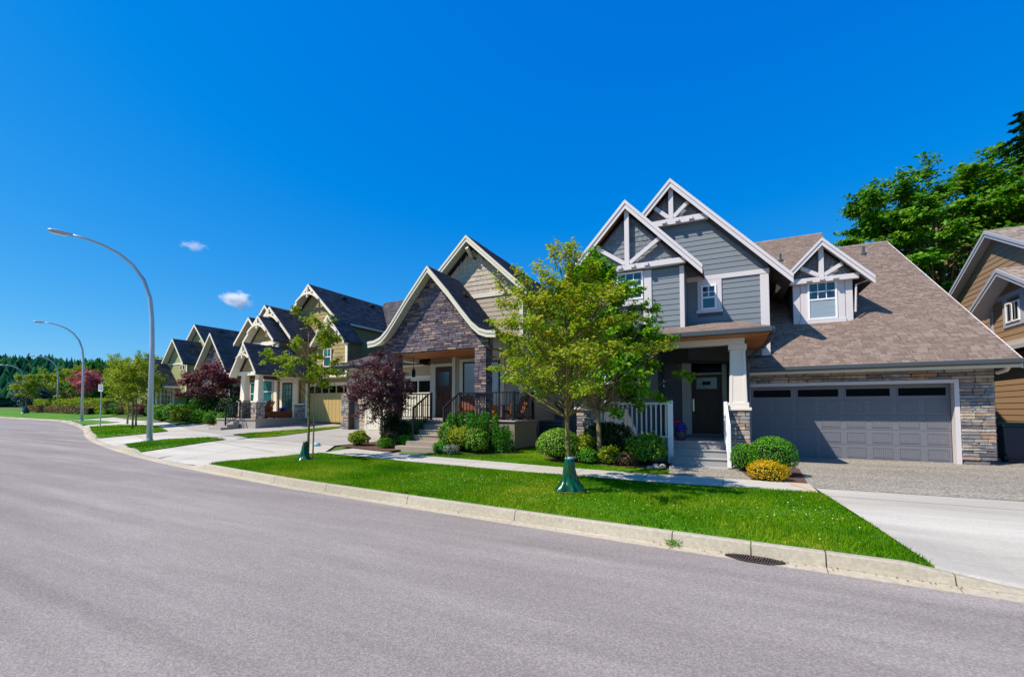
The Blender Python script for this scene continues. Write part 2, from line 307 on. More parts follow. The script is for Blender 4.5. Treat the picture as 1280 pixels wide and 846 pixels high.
# ------------------------------------------------------------------ terrain
KP = [(-200, 30), (-130, 26), (-95, 23), (-74, 21), (-60, 19.6), (-54.3, 18.3), (-44.4, 15.7), (-37, 13.5), (-32, 11.7), (-27.2, 10.15), (-23, 9.0), (-19.6, 8.2), (-16, 7.45), (-12.3, 6.9), (-10.2, 6.63), (-5.65, 6.14), (-2.76, 5.87), (-.59, 5.67), (1.68, 5.53), (3, 5.48), (8, 5.05), (30, 2.4), (60, -1.5), (200, -18)]
KX = np.array([p[0] for p in KP], float); KY = np.array([p[1] for p in KP], float)
# smoothed kerb line
_xs = np.arange(-200, 200.01, .5); _ys = np.interp(_xs, KX, KY)
for _ in range(2): _ys = np.convolve(np.pad(_ys, 3, mode='edge'), np.ones(7)/7, 'valid')
def K(x): return np.interp(x, _xs, _ys)
def zr(x): return np.interp(x, [-200, -120, -52, -8, 60], [.9, .8, .46, 0, 0])
def H(x, y):
    d = np.asarray(y)-K(x); m = np.interp(x, [-60, -36, -21, -10, -4, 20], [.11, .11, .075, .02, .006, .004])
    return zr(x)+np.where(d > 0, .15+m*np.clip(d, 0, 12), 0.)
def kh(x):   # kerb height: dropped at the driveways
    return np.interp(x, [-60, -45, -44, -39, -38, -28, -26.8, -21.2, -20.6, -18.6, -17.8, -13.2, -12.2, 1.5, 2.3, 40], [.15, .15, .04, .04, .15, .15, .03, .03, .15, .15, .03, .03, .15, .15, .03, .03])
def Hk(x, y):  # surface height taking the dropped kerb into account
    d = np.asarray(y)-K(x); return H(x, y)-(.15-kh(x))*np.clip(1-d/2.5, 0, 1)*(d > 0)
def struct(name, o): o['kind'] = 'structure'; return o

def grid_sheet(name, xs, ys, fn, m):
    X, Y = np.meshgrid(xs, ys); Z = fn(X, Y); V = np.stack([X.ravel(), Y.ravel(), Z.ravel()], 1)
    nx = len(xs); ny = len(ys); i = np.arange(nx-1); j = np.arange(ny-1); I, J = np.meshgrid(i, j); a = (J*nx+I).ravel()
    o = npmesh(name, V, np.stack([a, a+1, a+1+nx, a+nx], 1), m); o['kind'] = 'structure'; return o
def hill(x, y):
    r = np.sqrt(x*x+y*y); return np.clip((r-260)/260, 0, 1)**1.3*np.interp(np.arctan2(y, -x), [-.6, .0, .35, .62, .9, 1.6, 2.6], [22, 35, 35, 31, 22, 15, 11])
xs = np.unique(np.concatenate([np.arange(-700, -70, 12.), np.arange(-70, 20, 1.), np.arange(20, 700, 12.)]))
ys = np.unique(np.concatenate([np.arange(-400, -10, 12.), np.arange(-10, 4, 2.), np.arange(4, 32, .5), np.arange(32, 50, 2.), np.arange(50, 800, 12.)]))
def gz(x, y): return np.where(np.asarray(y) > K(x)+.6, Hk(x, y)-.05, zr(x)-.12)+hill(x, y)
grid_sheet('ground', xs, ys, gz, M['field'])
grid_sheet('hill', np.arange(-700, -100, 12.), np.arange(-40, 760, 12.), lambda x, y: np.where(hill(x, y) > .4, gz(x, y)+.6, gz(x, y)-2), M['forestfloor'])
# road: from the far side to the gutter line
us = np.linspace(0, 1, 25)
rx = np.concatenate([np.arange(-200, -60, 4.), np.arange(-60, 20, 1.), np.arange(20, 201, 5.)])
V = []; F = []
GUT = .27
for i, x in enumerate(rx):
    for j, u in enumerate(us): y = -34+(K(x)-GUT+34)*u; V.append((x, y, float(zr(x))+.10*math.sin(math.pi*min(u, 1)*1.0)*(0 if x > -200 else 0)))
n = len(us)
for i in range(len(rx)-1):
    for j in range(n-1): a = i*n+j; F.append((a, a+n, a+n+1, a+1))
struct('road', npmesh('road', V, F, M['asphalt'])).name = 'road'
o = D.objects['road']; o['kind'] = 'structure'

def patch(name, poly, off, m, parent=None, step=1.0, fn=Hk, kind='structure', z0=None):
    bm = bmesh.new(); vs = [bm.verts.new((p[0], p[1], 0)) for p in poly]; bm.faces.new(vs)
    bmesh.ops.triangulate(bm, faces=bm.faces)
    for ax in (0, 1):
        lo = min(p[ax] for p in poly); hi = max(p[ax] for p in poly); t = math.ceil(lo/step)*step
        while t < hi:
            co = [0, 0, 0]; co[ax] = t; no = [0, 0, 0]; no[ax] = 1
            bmesh.ops.bisect_plane(bm, geom=bm.verts[:]+bm.edges[:]+bm.faces[:], plane_co=co, plane_no=no); t += step
    for v in bm.verts: v.co.z = float(fn(v.co.x, v.co.y))+off
    bmesh.ops.recalc_face_normals(bm, faces=bm.faces)
    for f in bm.faces:
        if f.normal.z < 0: f.normal_flip()
    me = D.meshes.new(name); bm.to_mesh(me); bm.free(); me.materials.append(m)
    o = D.objects.new(name, me); link(o, parent)
    if kind: o['kind'] = kind
    return o
def kline(x0, x1, n, off=0.): return [(x, float(K(x))+off) for x in np.linspace(x0, x1, n)]

# lawns and concrete (each sheet a few mm over the one below)
fL = [(1.40, 9.2), (-1, 9.08), (-4.62, 9.32), (-8, 9.55), (-11.4, 9.78)]
bL = [(1.34, 10.25), (-1.1, 10.15), (-5.33, 10.55), (-8.3, 10.8), (-11.37, 11.0), (-12.6, 11.3)]
lawn1 = kline(1.72, -12.28, 30)+[(-12.32, 7.2), (-11.5, 9.78)]+fL[::-1][1:]
OUT = {}
OUT['lawn1'] = patch('lawn', lawn1, .0, M['lawn'], step=.4)
lawnA = [(-1.25, 10.15), (-1.25, 11.0), (-4.3, 11.3), (-6.2, 14.6), (-8.6, 11.4), (-8.3, 10.8), (-5.33, 10.56)]
OUT['lawnA'] = patch('lawn', lawnA, .0, M['lawn'])
strip2 = [(-18.0, float(K(-18))+.02)]+kline(-18.3, -20.5, 5, .02)+[(-21.0, 9.0), (-20.9, 9.85), (-19.3, 10.8), (-18.0, 10.75)]
strip1 = kline(-27.0, -38, 12, .02)+[(-36, 14.6), (-30.2, 14.0), (-25.0, 12.1)]
strip0 = kline(-44.6, -54, 10, .02)+[(-50.5, 18.5), (-41, 16.7)]
mid = [(-19.5, 11.9), (-17.55, 11.4), (-17.0, 12.15), (-17.3, 14.7), (-17.45, 17.0), (-17.75, 16.95), (-18.3, 14.5)]
conc = kline(-12.28, -56, 60)+[(-52, 20.6), (-42, 17.9), (-33, 15.9), (-24, 12.7), (-18, 11.3), (-12.6, 11.3), (-11.4, 9.8), (-12.3, 7.2)]
patch('driveway', conc, .0, M['concrete'])
patch('driveway', [(-12.6, 11.3), (-18, 11.3), (-18.2, 17.2), (-16.6, 16.2), (-11.9, 16.2), (-12.2, 13.2)], .004, M['concrete_old'])
patch('driveway', [(-18, 11.3), (-24, 12.7), (-29, 14.5), (-28, 16), (-22.3, 15.5), (-22, 17.6), (-17.2, 17.6), (-17.4, 14)], .004, M['concrete_old'])
OUT['strip2'] = patch('lawn', strip2, .03, M['lawn']); OUT['strip1'] = patch('lawn', strip1, .03, M['lawn']); patch('lawn', strip0, .03, M['lawn']); OUT['mid'] = patch('lawn', mid, .03, M['lawn'])
farl = kline(-56.2, -150, 30)+[(-150, 34), (-90, 29), (-62, 25.5), (-56, 22)]
patch('lawn', farl, .01, M['lawn'], step=4)
patch('driveway', kline(1.74, 40, 30)+[(40, 9.9), (12, 9.8), (4.08, 9.75), (1.4, 9.75)], .0, M['concrete'], step=.4)
patch('driveway', [(.45, 10.2), (1.4, 9.752), (4.08, 9.752), (12, 9.802), (12, 15.3), (8.2, 22), (6.1, 22), (6.1, 15.72), (.4, 15.72)], .004, M['aggregate'])
patch('path', [(-1.2, 10.16), (.45, 10.2), (.45, 12.6), (-1.45, 12.6)], .006, M['aggregate'])
patch('flower_bed', [(-1.45, 11.0), (-4.3, 11.28), (-6.2, 14.5), (-1.45, 14.5)], .012, M['soil'])
patch('flower_bed', [(.1, 12.6), (.42, 10.2), (1.35, 10.2), (1.5, 12.6)], .014, M['soil'])
patch('flower_bed', [(-8.35, 10.85), (-8.6, 13.5), (-6.3, 13.5), (-6.0, 12.6), (-6.6, 11.6)], .012, M['soil'])
patch('flower_bed', [(-9.9, 11.0), (-12.3, 11.25), (-12.25, 13.2), (-9.9, 13.4)], .012, M['soil'])
patch('flower_bed', [(-25, 14.4), (-32, 16.6), (-34, 22), (-22.4, 19), (-22.6, 15.5)], .012, M['soil'])
# control joints sawn into the concrete aprons
def joint(a, b, off=.006, wd=.012):
    d = np.array([b[0]-a[0], b[1]-a[1]], float); n_ = np.array([-d[1], d[0]])/np.linalg.norm(d)*wd/2
    patch('control_joint', [(a[0]-n_[0], a[1]-n_[1]), (b[0]-n_[0], b[1]-n_[1]), (b[0]+n_[0], b[1]+n_[1]), (a[0]+n_[0], a[1]+n_[1])], off, M['soil'])
joint((1.45, 9.0), (12, 8.6)); joint((4.6, 5.3), (4.75, 9.7)); joint((-12.9, 9.2), (-17.8, 10.2)); joint((-14.6, 7.3), (-15.3, 11.2)); joint((-21.2, 9.6), (-26.6, 11.4)); joint((-23.6, 9.2), (-24.3, 12.4)); joint((-16.9, 7.8), (-17.4, 11.1))
joint((-12.4, 13.4), (-17.6, 13.4), .01); joint((-14.8, 11.5), (-14.6, 16), .01)
# sidewalk panels
sw = D.objects.new('sidewalk', None); link(sw); sw['kind'] = 'structure'; WPOS['sidewalk'] = (Vector((0, 0, 0)), 0)
fX = [p[0] for p in fL[::-1]]; fY = [p[1] for p in fL[::-1]]; bX = [p[0] for p in bL[::-1]]; bY = [p[1] for p in bL[::-1]]
x = 1.38
while x > -11.4:
    x2 = max(x-1.5, -11.44)
    if x2 < -11: x2 = -11.44
    def pt(q, f): return (q, float(np.interp(q, fX, fY) if f else np.interp(q, bX, bY)))
    patch('paving_panel', [pt(x-.006, 1), pt(x-.006, 0), pt(x2+.006, 0), pt(x2+.006, 1)], .012, M['concrete'], sw, kind=None)
    x = x2
    if x2 <= -11.4: break
patch('path', [pt(1.38, 1), pt(1.38, 0)]+[(q[0], q[1]) for q in bL[1:5]]+[(-11.44, 11.0), (-11.44, 9.78)]+[(q[0], q[1]) for q in fL[::-1][1:]], .003, M['soil'])

# kerb with gutter, cast in sections
kb = D.objects.new('kerb', None); link(kb); kb['kind'] = 'structure'; WPOS['kerb'] = (Vector((0, 0, 0)), 0)
def kerb_piece(xa, xb, nseg, gap=.006, pan=False):
    mb = MB(); rows = []
    dx = gap if xa > xb else -gap
    for t in np.linspace(0, 1, nseg+1):
        q = xa-dx+(xb-xa+2*dx)*t; k = float(K(q)); sl = (float(K(q+.3))-float(K(q-.3)))/.6; c = 1/math.sqrt(1+sl*sl); nx, ny = sl*c, -c
        h = float(kh(q)); z = float(zr(q))
        prof = [(0, z+h-.002), (.02, z+h), (.085, z+h), (.102, z+h-.012 if h > .05 else z+h-.003), (.13, z+.02), (.13, z-.12), (0, z-.12)] if not pan else [(.132, z-.1), (.132, z+.016), (GUT+.02, z+.006), (GUT+.02, z-.1)]
        rows.append([(q+nx*p, k+ny*p, zz) for p, zz in prof])
    m = len(rows[0])
    vs = [v for r in rows for v in r]; fs = []
    for i in range(len(rows)-1):
        for j in range(m): fs.append((i*m+j, i*m+(j+1) % m, (i+1)*m+(j+1) % m, (i+1)*m+j))
    fs.append(tuple(range(m))); fs.append(tuple(range((len(rows)-1)*m, len(rows)*m))[::-1])
    mb.add(vs, fs); return mb.build('gutter_slab' if pan else 'kerb_stone', M['gutterpan' if pan else 'kerb'], kb, bev=0 if pan else 0)
joints = [14, 10.5, 7.6, 5.0, 3.2, 1.83, .87, .2, -.62, -2.78, -4.9, -7.1, -8.9, -10.3, -12.25, -14.2, -16.1, -18, -20.6, -22.7, -24.8, -27, -29.4, -31.8, -34.4, -37, -40, -43, -46, -50, -54, -58, -64, -70, -80, -92, -106, -125, -150]
for a, b in zip(joints[:-1], joints[1:]): kerb_piece(a, b, max(3, int(abs(a-b)/.3))); kerb_piece(a, b, max(3, int(abs(a-b)/.3)), .004, True)

# storm drain grate in the gutter
dg = thing('storm_drain', 'rusty slotted storm drain grate set in the gutter below the kerb', 'drain', (.2, 5.18, .0))
def dk(t): q = -.06+.56*t; return q, float(K(q))-.01
q0, k0 = dk(0); q1, k1 = dk(1)
LN = 22; top_ = []; bot_ = []
for i in range(LN+1):
    u = i/LN; q, k = dk(u); f_ = (1-abs(2*u-1)**3.0)*.5+.02; top_.append((q, k-.21+f_*.15, .021)); bot_.append((q, k-.21-f_*.17, .013))
MB().add([(a, b, c-.002) for a, b, c in bot_+top_[::-1]], [tuple(range(2*LN+2))]).build('pit', M['pit'], dg)
fr = MB()
for a, b in zip(top_[:-1], top_[1:]): fr.bar(a, b, .014, .01)
for a, b in zip(bot_[:-1], bot_[1:]): fr.bar(a, b, .014, .01)
fr.build('frame', M['iron'], dg)
for i in range(1, LN):
    a, b = Vector(bot_[i]), Vector(top_[i]); MB().bar(a+Vector((-.02, 0, .003)), b+Vector((.02, 0, .003)), .011, .01).build('grate_bar', M['iron'], dg)

# orange paint marks at the corner of the sidewalk
patch('paint_mark', [(1.28, 9.3), (1.36, 9.3), (1.1, 10.05), (1.02, 10.05)], .018, M['mark'])

# ------------------------------------------------------------------ building helpers
def P(face, c, u, t, z):
    return (u, c-t, z) if face == 'F' else ((c+t, u, z) if face == 'R' else (c-t, u, z))
def pbox(mb, face, c, u0, u1, t0, t1, z0, z1):
    a = P(face, c, u0, t0, z0); b = P(face, c, u1, t1, z1)
    return mb.box(min(a[0], b[0]), max(a[0], b[0]), min(a[1], b[1]), max(a[1], b[1]), z0, z1)
def span(poly, z):
    us = []
    n = len(poly)
    for i in range(n):
        (a, za), (b, zb) = poly[i], poly[(i+1) % n]
        if (za-z)*(zb-z) <= 0 and abs(za-zb) > 1e-6:
            us.append(a+(b-a)*(z-za)/(zb-za))
    return (min(us), max(us)) if len(us) >= 2 else None
def cuts(iv, holes, z0, z1):
    out = [iv]; zm = (z0+z1)/2
    for (h0, h1, ha, hb) in holes:
        if ha < zm < hb:
            nx = []
            for a, b in out:
                if h1 <= a or h0 >= b: nx.append((a, b)); continue
                if h0 > a: nx.append((a, h0))
                if h1 < b: nx.append((h1, b))
            out = nx
    return [(a, b) for a, b in out if b-a > .03]
def piece(name, vs, fs, m, parent, join=None):
    if join is not None: join.add(vs, fs); return None
    return MB().add(vs, fs).build(name, m, parent)
BOXF = [(0,3,2,1),(4,5,6,7),(0,1,5,4),(1,2,6,5),(2,3,7,6),(3,0,4,7)]
def wall_solid(parent, face, c, poly, m, th=.15, name='wall'):
    mb = MB(); off = Vector(P(face, 0, 0, -th, 0)); mb.prism([P(face, c, u, 0, z) for u, z in poly], off)
    return mb.build(name, m, parent)
def siding(parent, face, c, poly, m, exp=.17, holes=(), join=False, name='siding_board', z0=None):
    zs = [p[1] for p in poly]; z = min(zs) if z0 is None else z0; zt = max(zs); J = MB() if join else None
    while z < zt-.02:
        zh = min(z+exp, zt-.001)
        a = span(poly, z+.004); b = span(poly, zh-.004)
        if a and b:
            for (u0, u1) in cuts((min(a[0], b[0]) if face != 'x' else a[0], max(a[1], b[1])), holes, z, zh):
                l0 = max(u0, a[0]); r0 = min(u1, a[1]); l1 = max(u0, b[0]); r1 = min(u1, b[1])
                if r0-l0 < .02: continue
                if r1 <= l1: l1 = r1 = (l1+r1)/2
                tb, tt = .02, .006
                vs = [P(face, c, l0, .001, z), P(face, c, r0, .001, z), P(face, c, r0, tb, z), P(face, c, l0, tb, z), P(face, c, l1, .001, zh), P(face, c, r1, .001, zh), P(face, c, r1, tt, zh), P(face, c, l1, tt, zh)]
                piece(name, vs, BOXF, m, parent, J)
        z += exp
    if join and J.v: J.build('siding', m, parent, kind='stuff')
def shakes(parent, face, c, poly, m, exp=.17, holes=(), join=False, wd=(.13, .26), name='wall_shingle', seed=1):
    rr = random.Random(seed); zs = [p[1] for p in poly]; z = min(zs); zt = max(zs); J = MB() if join else None
    while z < zt-.02:
        zh = min(z+exp, zt-.001); b = span(poly, (z+zh)/2); lo = span(poly, z+.004); hi = span(poly, zh-.004)
        if b and lo and hi:
            u = lo[0]-rr.random()*wd[0]
            while u < lo[1]:
                wdt = rr.uniform(*wd); l = max(u, lo[0])+.004; r = min(u+wdt, lo[1])-.004; u += wdt
                if r-l < .02: continue
                l1 = max(l, hi[0]); r1 = min(r, hi[1]); cm = (l+r)/2
                if any(h0 < cm < h1 and ha < z+.05 < hb for h0, h1, ha, hb in holes): continue
                if r1 < l1: q = max(min((l+r)/2, hi[1]), hi[0]); l1 = r1 = min(max(q, l), r)
                tb = .018+rr.random()*.01; zz = z-rr.random()*.008
                vs = [P(face, c, l, .001, zz), P(face, c, r, .001, zz), P(face, c, r, tb, zz), P(face, c, l, tb, zz), P(face, c, l1, .001, zh), P(face, c, r1, .001, zh), P(face, c, r1, .005, zh), P(face, c, l1, .005, zh)]
                piece(name, vs, BOXF, m, parent, J)
        z += exp
    if join and J.v: J.build('wall_shingles', m, parent, kind='stuff')
STV = {}
def stone_variants(m):
    if m.name in STV: return STV[m.name]
    L = []
    for k in range(7):
        bm = bmesh.new(); bmesh.ops.create_cube(bm, size=1)
        bmesh.ops.bevel(bm, geom=list(bm.edges), offset=.09, segments=1, affect='EDGES')
        for v in bm.verts: v.co += Vector((rnd.uniform(-.03, .03), rnd.uniform(-.05, .05), rnd.uniform(-.06, .06)))
        me = D.meshes.new('stone'); bm.to_mesh(me); bm.free(); me.materials.append(m); L.append(me)
    STV[m.name] = L; return L
def stones(parent, face, c, poly, m, hh=(.07, .11), ll=(.2, .5), holes=(), join=False, seed=3, dep=.07):
    rr = random.Random(seed); var = stone_variants(m); zs = [p[1] for p in poly]; z = min(zs); zt = max(zs); J = MB() if join else None; off = wp(parent); cnt = 0
    while z < zt-.02:
        h = rr.uniform(*hh)
        if z+h > zt-.03: h = zt-z
        b = span(poly, z+h/2)
        if b:
            for (a0, a1) in cuts(b, holes, z, z+h):
                u = a0
                while u < a1-.01:
                    l = rr.uniform(*ll)
                    if a1-(u+l) < ll[0]*.5: l = a1-u
                    pr = rr.uniform(.6, 1.)*dep; hz = h
                    if rr.random() < .12: hz = h*.92
                    cc = P(face, c, u+l/2, pr/2, z+h/2); sx = max(l-.012, .02); sz = hz-.012
                    sc = (sx, pr, sz) if face == 'F' else (pr, sx, sz)
                    me = rr.choice(var)
                    if J is not None:
                        co = [(v.co.x*sc[0]+cc[0], v.co.y*sc[1]+cc[1], v.co.z*sc[2]+cc[2]) for v in me.vertices]; J.add(co, [tuple(p.vertices) for p in me.polygons])
                    else:
                        o = D.objects.new('stone', me); link(o, parent); o.location = Vector(cc)-off; o.scale = sc; cnt += 1
                    u += l
        z += h
    if J is not None and J.v: J.build('stonework', m, parent, kind='stuff')
    return cnt
def board(parent, face, c, u0, u1, z0, z1, m, t=.035, name='trim_board', t0=0.):
    mb = MB(); pbox(mb, face, c, u0, u1, t0, t, z0, z1); return mb.build(name, m, parent, bev=.004)
def window(parent, face, c, u0, u1, z0, z1, fm, gm, grid=(0, 0), rail=None, fw=.055, topgrid=None, t=.03, blind=False):
    mb = MB()
    pbox(mb, face, c, u0, u1, 0, t+.03, z0, z0+fw); pbox(mb, face, c, u0, u1, 0, t+.03, z1-fw, z1)
    pbox(mb, face, c, u0, u0+fw, 0, t+.028, z0+fw, z1-fw); pbox(mb, face, c, u1-fw, u1, 0, t+.028, z0+fw, z1-fw)
    w_ = mb.build('window', fm, parent)
    pm = MB(); pbox(pm, face, c, u0+fw, u1-fw, 0, t, z0+fw, z1-fw); pm.build('pane', gm, w_)
    if blind: b = MB(); pbox(b, face, c, u0+fw, u1-fw, 0, t+.003, z0+fw, z0+(z1-z0)*.5); b.build('blind', M['blind'], w_)
    ua, ub, za, zb = u0+fw, u1-fw, z0+fw, z1-fw
    if rail: r = MB(); pbox(r, face, c, ua, ub, 0, t+.02, rail-.025, rail+.025); r.build('sash_rail', fm, w_); zg = rail
    else: zg = za
    if grid[0] or grid[1]:
        for i in range(grid[0]): q = ua+(ub-ua)*(i+1)/(grid[0]+1); g = MB(); pbox(g, face, c, q-.012, q+.012, 0, t+.012, zg, zb); g.build('muntin', fm, w_)
        for i in range(grid[1]): q = zg+(zb-zg)*(i+1)/(grid[1]+1); g = MB(); pbox(g, face, c, ua, ub, 0, t+.011, q-.012, q+.012); g.build('muntin', fm, w_)
    return w_
def strip(parent, name, m, prof, va, vb, y0, y1, label=None, bev=0):
    """solid hanging below a roof profile [(x,z)...] between vertical offsets va..vb, from y0 to y1"""
    mb = MB(); b = []; n = len(prof)
    for x, z in prof: b += [(x, y0, z-va), (x, y0, z-vb), (x, y1, z-va), (x, y1, z-vb)]
    fs = []
    for i in range(n-1): q = 4*i; r = q+4; fs += [(q, r, r+1, q+1), (q+2, q+3, r+3, r+2), (q, q+2, r+2, r), (q+1, r+1, r+3, q+3)]
    fs += [(0, 1, 3, 2), (4*n-4, 4*n-2, 4*n-1, 4*n-3)]
    mb.add(b, fs); return mb.build(name, m, parent, label=label)
def shingles(parent, A, U, ul, V, vl, m, w=.3, e=.14, ok=None, th=.012, seed=2, jit=.0, name='shingles'):
    """small tabs on the plane through A spanned by unit vectors U (along the eave) and V (up the slope)"""
    g = np.random.default_rng(seed); A = np.array(A, float); U = np.array(U, float); V = np.array(V, float); N = np.cross(U, V); N /= np.linalg.norm(N)
    if N[2] < 0: N = -N
    nv = int(math.ceil(vl/e)); nu = int(math.ceil(ul/w))+1; VV = []
    for j in range(nv):
        u = (np.arange(nu)-g.random())*w; ww = w*g.uniform(.45, 1, nu); u0 = np.clip(u, 0, ul); u1 = np.clip(u+w, 0, ul)
        # split every tab in two unequal halves
        cut = np.clip(u+ww, 0, ul)
        for a, b in ((u0, cut), (cut, u1)):
            k = (b-a) > .02; a_, b_ = a[k]+.004, b[k]-.004
            v0 = j*e; v1 = min(v0+e*1.05, vl); tt = th*g.uniform(.6, 1.3, len(a_))
            if ok is not None:
                c = A+np.outer((a_+b_)/2, U)+V*(v0+e/2); kk = ok(c); a_, b_, tt = a_[kk], b_[kk], tt[kk]
            if not len(a_): continue
            q = lambda uu, v, t: A+np.outer(uu, U)+V*v+np.outer(t*np.ones(len(uu)), N)
            VV.append(np.stack([q(a_, v0, 0*tt+.001), q(b_, v0, 0*tt+.001), q(b_, v0, tt+.004), q(a_, v0, tt+.004), q(b_, v1, .003+0*tt), q(a_, v1, .003+0*tt)], 1))
    Vx = np.concatenate(VV).reshape(-1, 3); k = len(Vx)//6; b = np.arange(k)*6
    F = np.concatenate([np.stack([b, b+1, b+2, b+3], 1), np.stack([b+3, b+2, b+4, b+5], 1)])
    return npmesh(name, Vx, F, m, parent, kind='stuff')
def side_shingles(parent, prof, y0, y1, m, w=.3, e=.14, ok=None, seed=2):
    """shingles on every segment of a gable side; prof from ridge down to eave"""
    for i in range(len(prof)-1):
        (xa, za), (xb, zb) = prof[i+1], prof[i]; L = math.hypot(xb-xa, zb-za)
        if L < .05: continue
        shingles(parent, (xa, y0, za), (0, 1, 0), y1-y0, ((xb-xa)/L, 0, (zb-za)/L), L, m, w, min(e, L), ok, seed=seed+i)
def gable_roof(parent, pl, prr, y0, y1, rm, bm_, sm=None, bw=.24, soffit_mat=None, th=.12, shing=None, shing_sides='R', w=.3, e=.14, ok=None, two=True, fin=.05, seed=2):
    """pl / prr: profiles from the peak down the left / right side. roof slabs, rake boards, soffits"""
    for side, pf in (('L', pl), ('R', prr)):
        r = strip(parent, 'roof', rm, pf, 0, th, y0, y1)
        if shing is not None and side in shing_sides: side_shingles(r, pf, y0+.01, y1, shing, w, e, ok, seed)
        b = strip(parent, 'rake_board', bm_, pf, .012+th*.0, bw, y0-.035, y0-.001)
        if two: strip(parent, 'rake_moulding', bm_, [(x, z) for x, z in pf], .014, bw*.46, y0-.06, y0-.036)
        if soffit_mat is not None: strip(parent, 'soffit', soffit_mat, pf, th+.002, th+.022, y0+.001, y0+fin)
def truss(parent, xc, zpk, s, y, m, post_w=.13, zb=None, half=None, beam_h=.2, brace=True, blocks=True, th=.12, arch=False):
    """gable decoration: king post, two braces and a tie beam with small blocks"""
    mb = MB(); mb.box(xc-post_w/2, xc+post_w/2, y, y+th, zb+beam_h+.001, zpk-.26); mb.build('king_post', m, parent, bev=.006)
    if not arch:
        mb = MB(); mb.box(xc-half, xc+half, y-.01, y+th, zb, zb+beam_h); mb.build('tie_beam', m, parent, bev=.006)
    if brace:
        for sg in (-1, 1):
            x1 = xc+sg*brace; z1 = zpk-.30-abs(x1-xc)*s
            mb = MB(); mb.bar((xc+sg*post_w*.5, y+th/2, zb+beam_h+.06), (x1, y+th/2, z1), .12, .10, up=(0, 1, 0)); mb.build('brace', m, parent)
    if blocks:
        for q in (-1.5, -.5, .5, 1.5) if blocks == 4 else (-1, 0, 1):
            mb = MB(); x = xc+q*(.42 if blocks == 4 else .36); mb.box(x-.07, x+.05, y-.1, y-.011, zb+.04, zb+.14); mb.build('bracket_block', m, parent)
def arch_truss(parent, xc, zpk, s, y, m, half, drop, w=.1, th=.08):
    """curved collar tie under a gable with a king post above and below"""
    zc = zpk-half*s-.1; pts = []
    for i in range(9):
        u = -1+2*i/8; pts.append((xc+u*half, y, zc+(1-u*u)*drop))
    mb = MB()
    for a, b in zip(pts[:-1], pts[1:]): mb.bar(a, b, w, th, up=(0, 1, 0))
    mb.build('collar_tie', m, parent)
    MB().box(xc-w*.5, xc+w*.5, y-.03, y+.05, zc+drop-.22, zpk-.16).build('king_post', m, parent)
    for sg in (-1, 1):
        MB().bar((xc+sg*.05, y, zc+drop*.95+.05), (xc+sg*half*.42, y, zpk-half*.42*s-.14), w*.8, th*.8, up=(0, 1, 0)).build('brace', m, parent)
def railing(parent, a, b, h, m, sp=.11, bw=.018, zlow=.09, rw=.045, posts=(True, True), pw=.09, name='railing', ph=None):
    """a, b: floor points; sloped when their z differ"""
    a = Vector(a); b = Vector(b); mb = MB(); up = Vector((0, 0, 1))
    mb.bar(a+up*h, b+up*h, rw*1.2, rw); mb.bar(a+up*zlow, b+up*zlow, rw, rw*.8)
    r = mb.build(name, m, parent)
    for p, k in ((a, posts[0]), (b, posts[1])):
        if k:
            hh = (ph or h)+.05; q = MB(); q.box(p.x-pw/2, p.x+pw/2, p.y-pw/2, p.y+pw/2, p.z-(.0), p.z+hh); q.build('post', m, r, bev=.006)
    n = max(1, int((b-a).length/sp)); me = None
    for i in range(1, n):
        p = a+(b-a)*(i/n)
        if me is None: t = MB(); t.box(-bw/2, bw/2, -bw/2, bw/2, zlow, h); me = t.mesh('baluster', m)
        o = D.objects.new('baluster', me); link(o, r); o.location = p-wp(r)
    return r
def mirror(pf, xc): return [(2*xc-x, z) for x, z in pf]
def prof2(xc, zp, s, half): return [(xc, zp), (xc+half, zp-s*abs(half))] 

# ------------------------------------------------------------------ the grey house (nearest, right of centre)
A = thing('house', 'grey sided two storey house with brown roof, stone trimmed double garage and three timbered gables', 'house', (0, 15.6, .19))
XR = 6.07
SL = .653; YE = 14.9; ZE = 2.86
def mz(y): return ZE+SL*(y-YE)
# garage front
G0, G1, GT = .62, 5.31, 2.32
bk = wall_solid(A, 'F', 15.45, [(.15, .19), (G0-.1, .19), (G0-.1, GT+.09), (G1+.1, GT+.09), (G1+.1, .19), (XR-.03, .19), (XR-.03, 2.86), (.15, 2.86)], M['mortar'], .2, 'stone_wall')
n1 = stones(bk, 'F', 15.45, [(G1+.1, .32), (XR, .32), (XR, GT+.09), (G1+.1, GT+.09)], M['stoneA'], (.06, .1), (.16, .42), seed=5)
n1 += stones(bk, 'F', 15.45, [(.2, GT+.09), (XR, GT+.09), (XR, 2.80), (.2, 2.80)], M['stoneA'], (.08, .11), (.28, .62), seed=8)
n1 += stones(bk, 'F', 15.47, [(G1+.12, .2), (XR-.12, .2), (XR-.12, .315), (G1+.12, .315)], M['stoneA'], (.1, .115), (.3, .6), seed=18)
side = wall_solid(A, 'R', XR-.03, [(15.46, .19), (26, .19), (26, 5.0), (24.6, 7.4), (15.46, 2.9)], M['backA'], .12, 'wall')
stones(bk, 'R', XR-.02, [(15.46, .32), (16.0, .32), (16.0, 2.8), (15.46, 2.8)], M['stoneA'], (.07, .11), (.2, .35), seed=9, join=True)
siding(side, 'R', XR-.03, [(16.05, .2), (25.9, .2), (25.9, 5.0), (24.6, 7.2), (16.05, 3.1)], M['sidingA'], .2, join=True)
MB().tube([(6.2, 14.98, 2.72), (6.22, 15.2, 2.6), (6.14, 15.42, 2.55)], .05, 10).build('downspout', M['white'], A)
for q in ((G0-.1, G0, .19, GT+.09), (G1, G1+.1, .19, GT+.09)): board(A, 'F', 15.45, *q, M['white'], .05, t0=-.19)
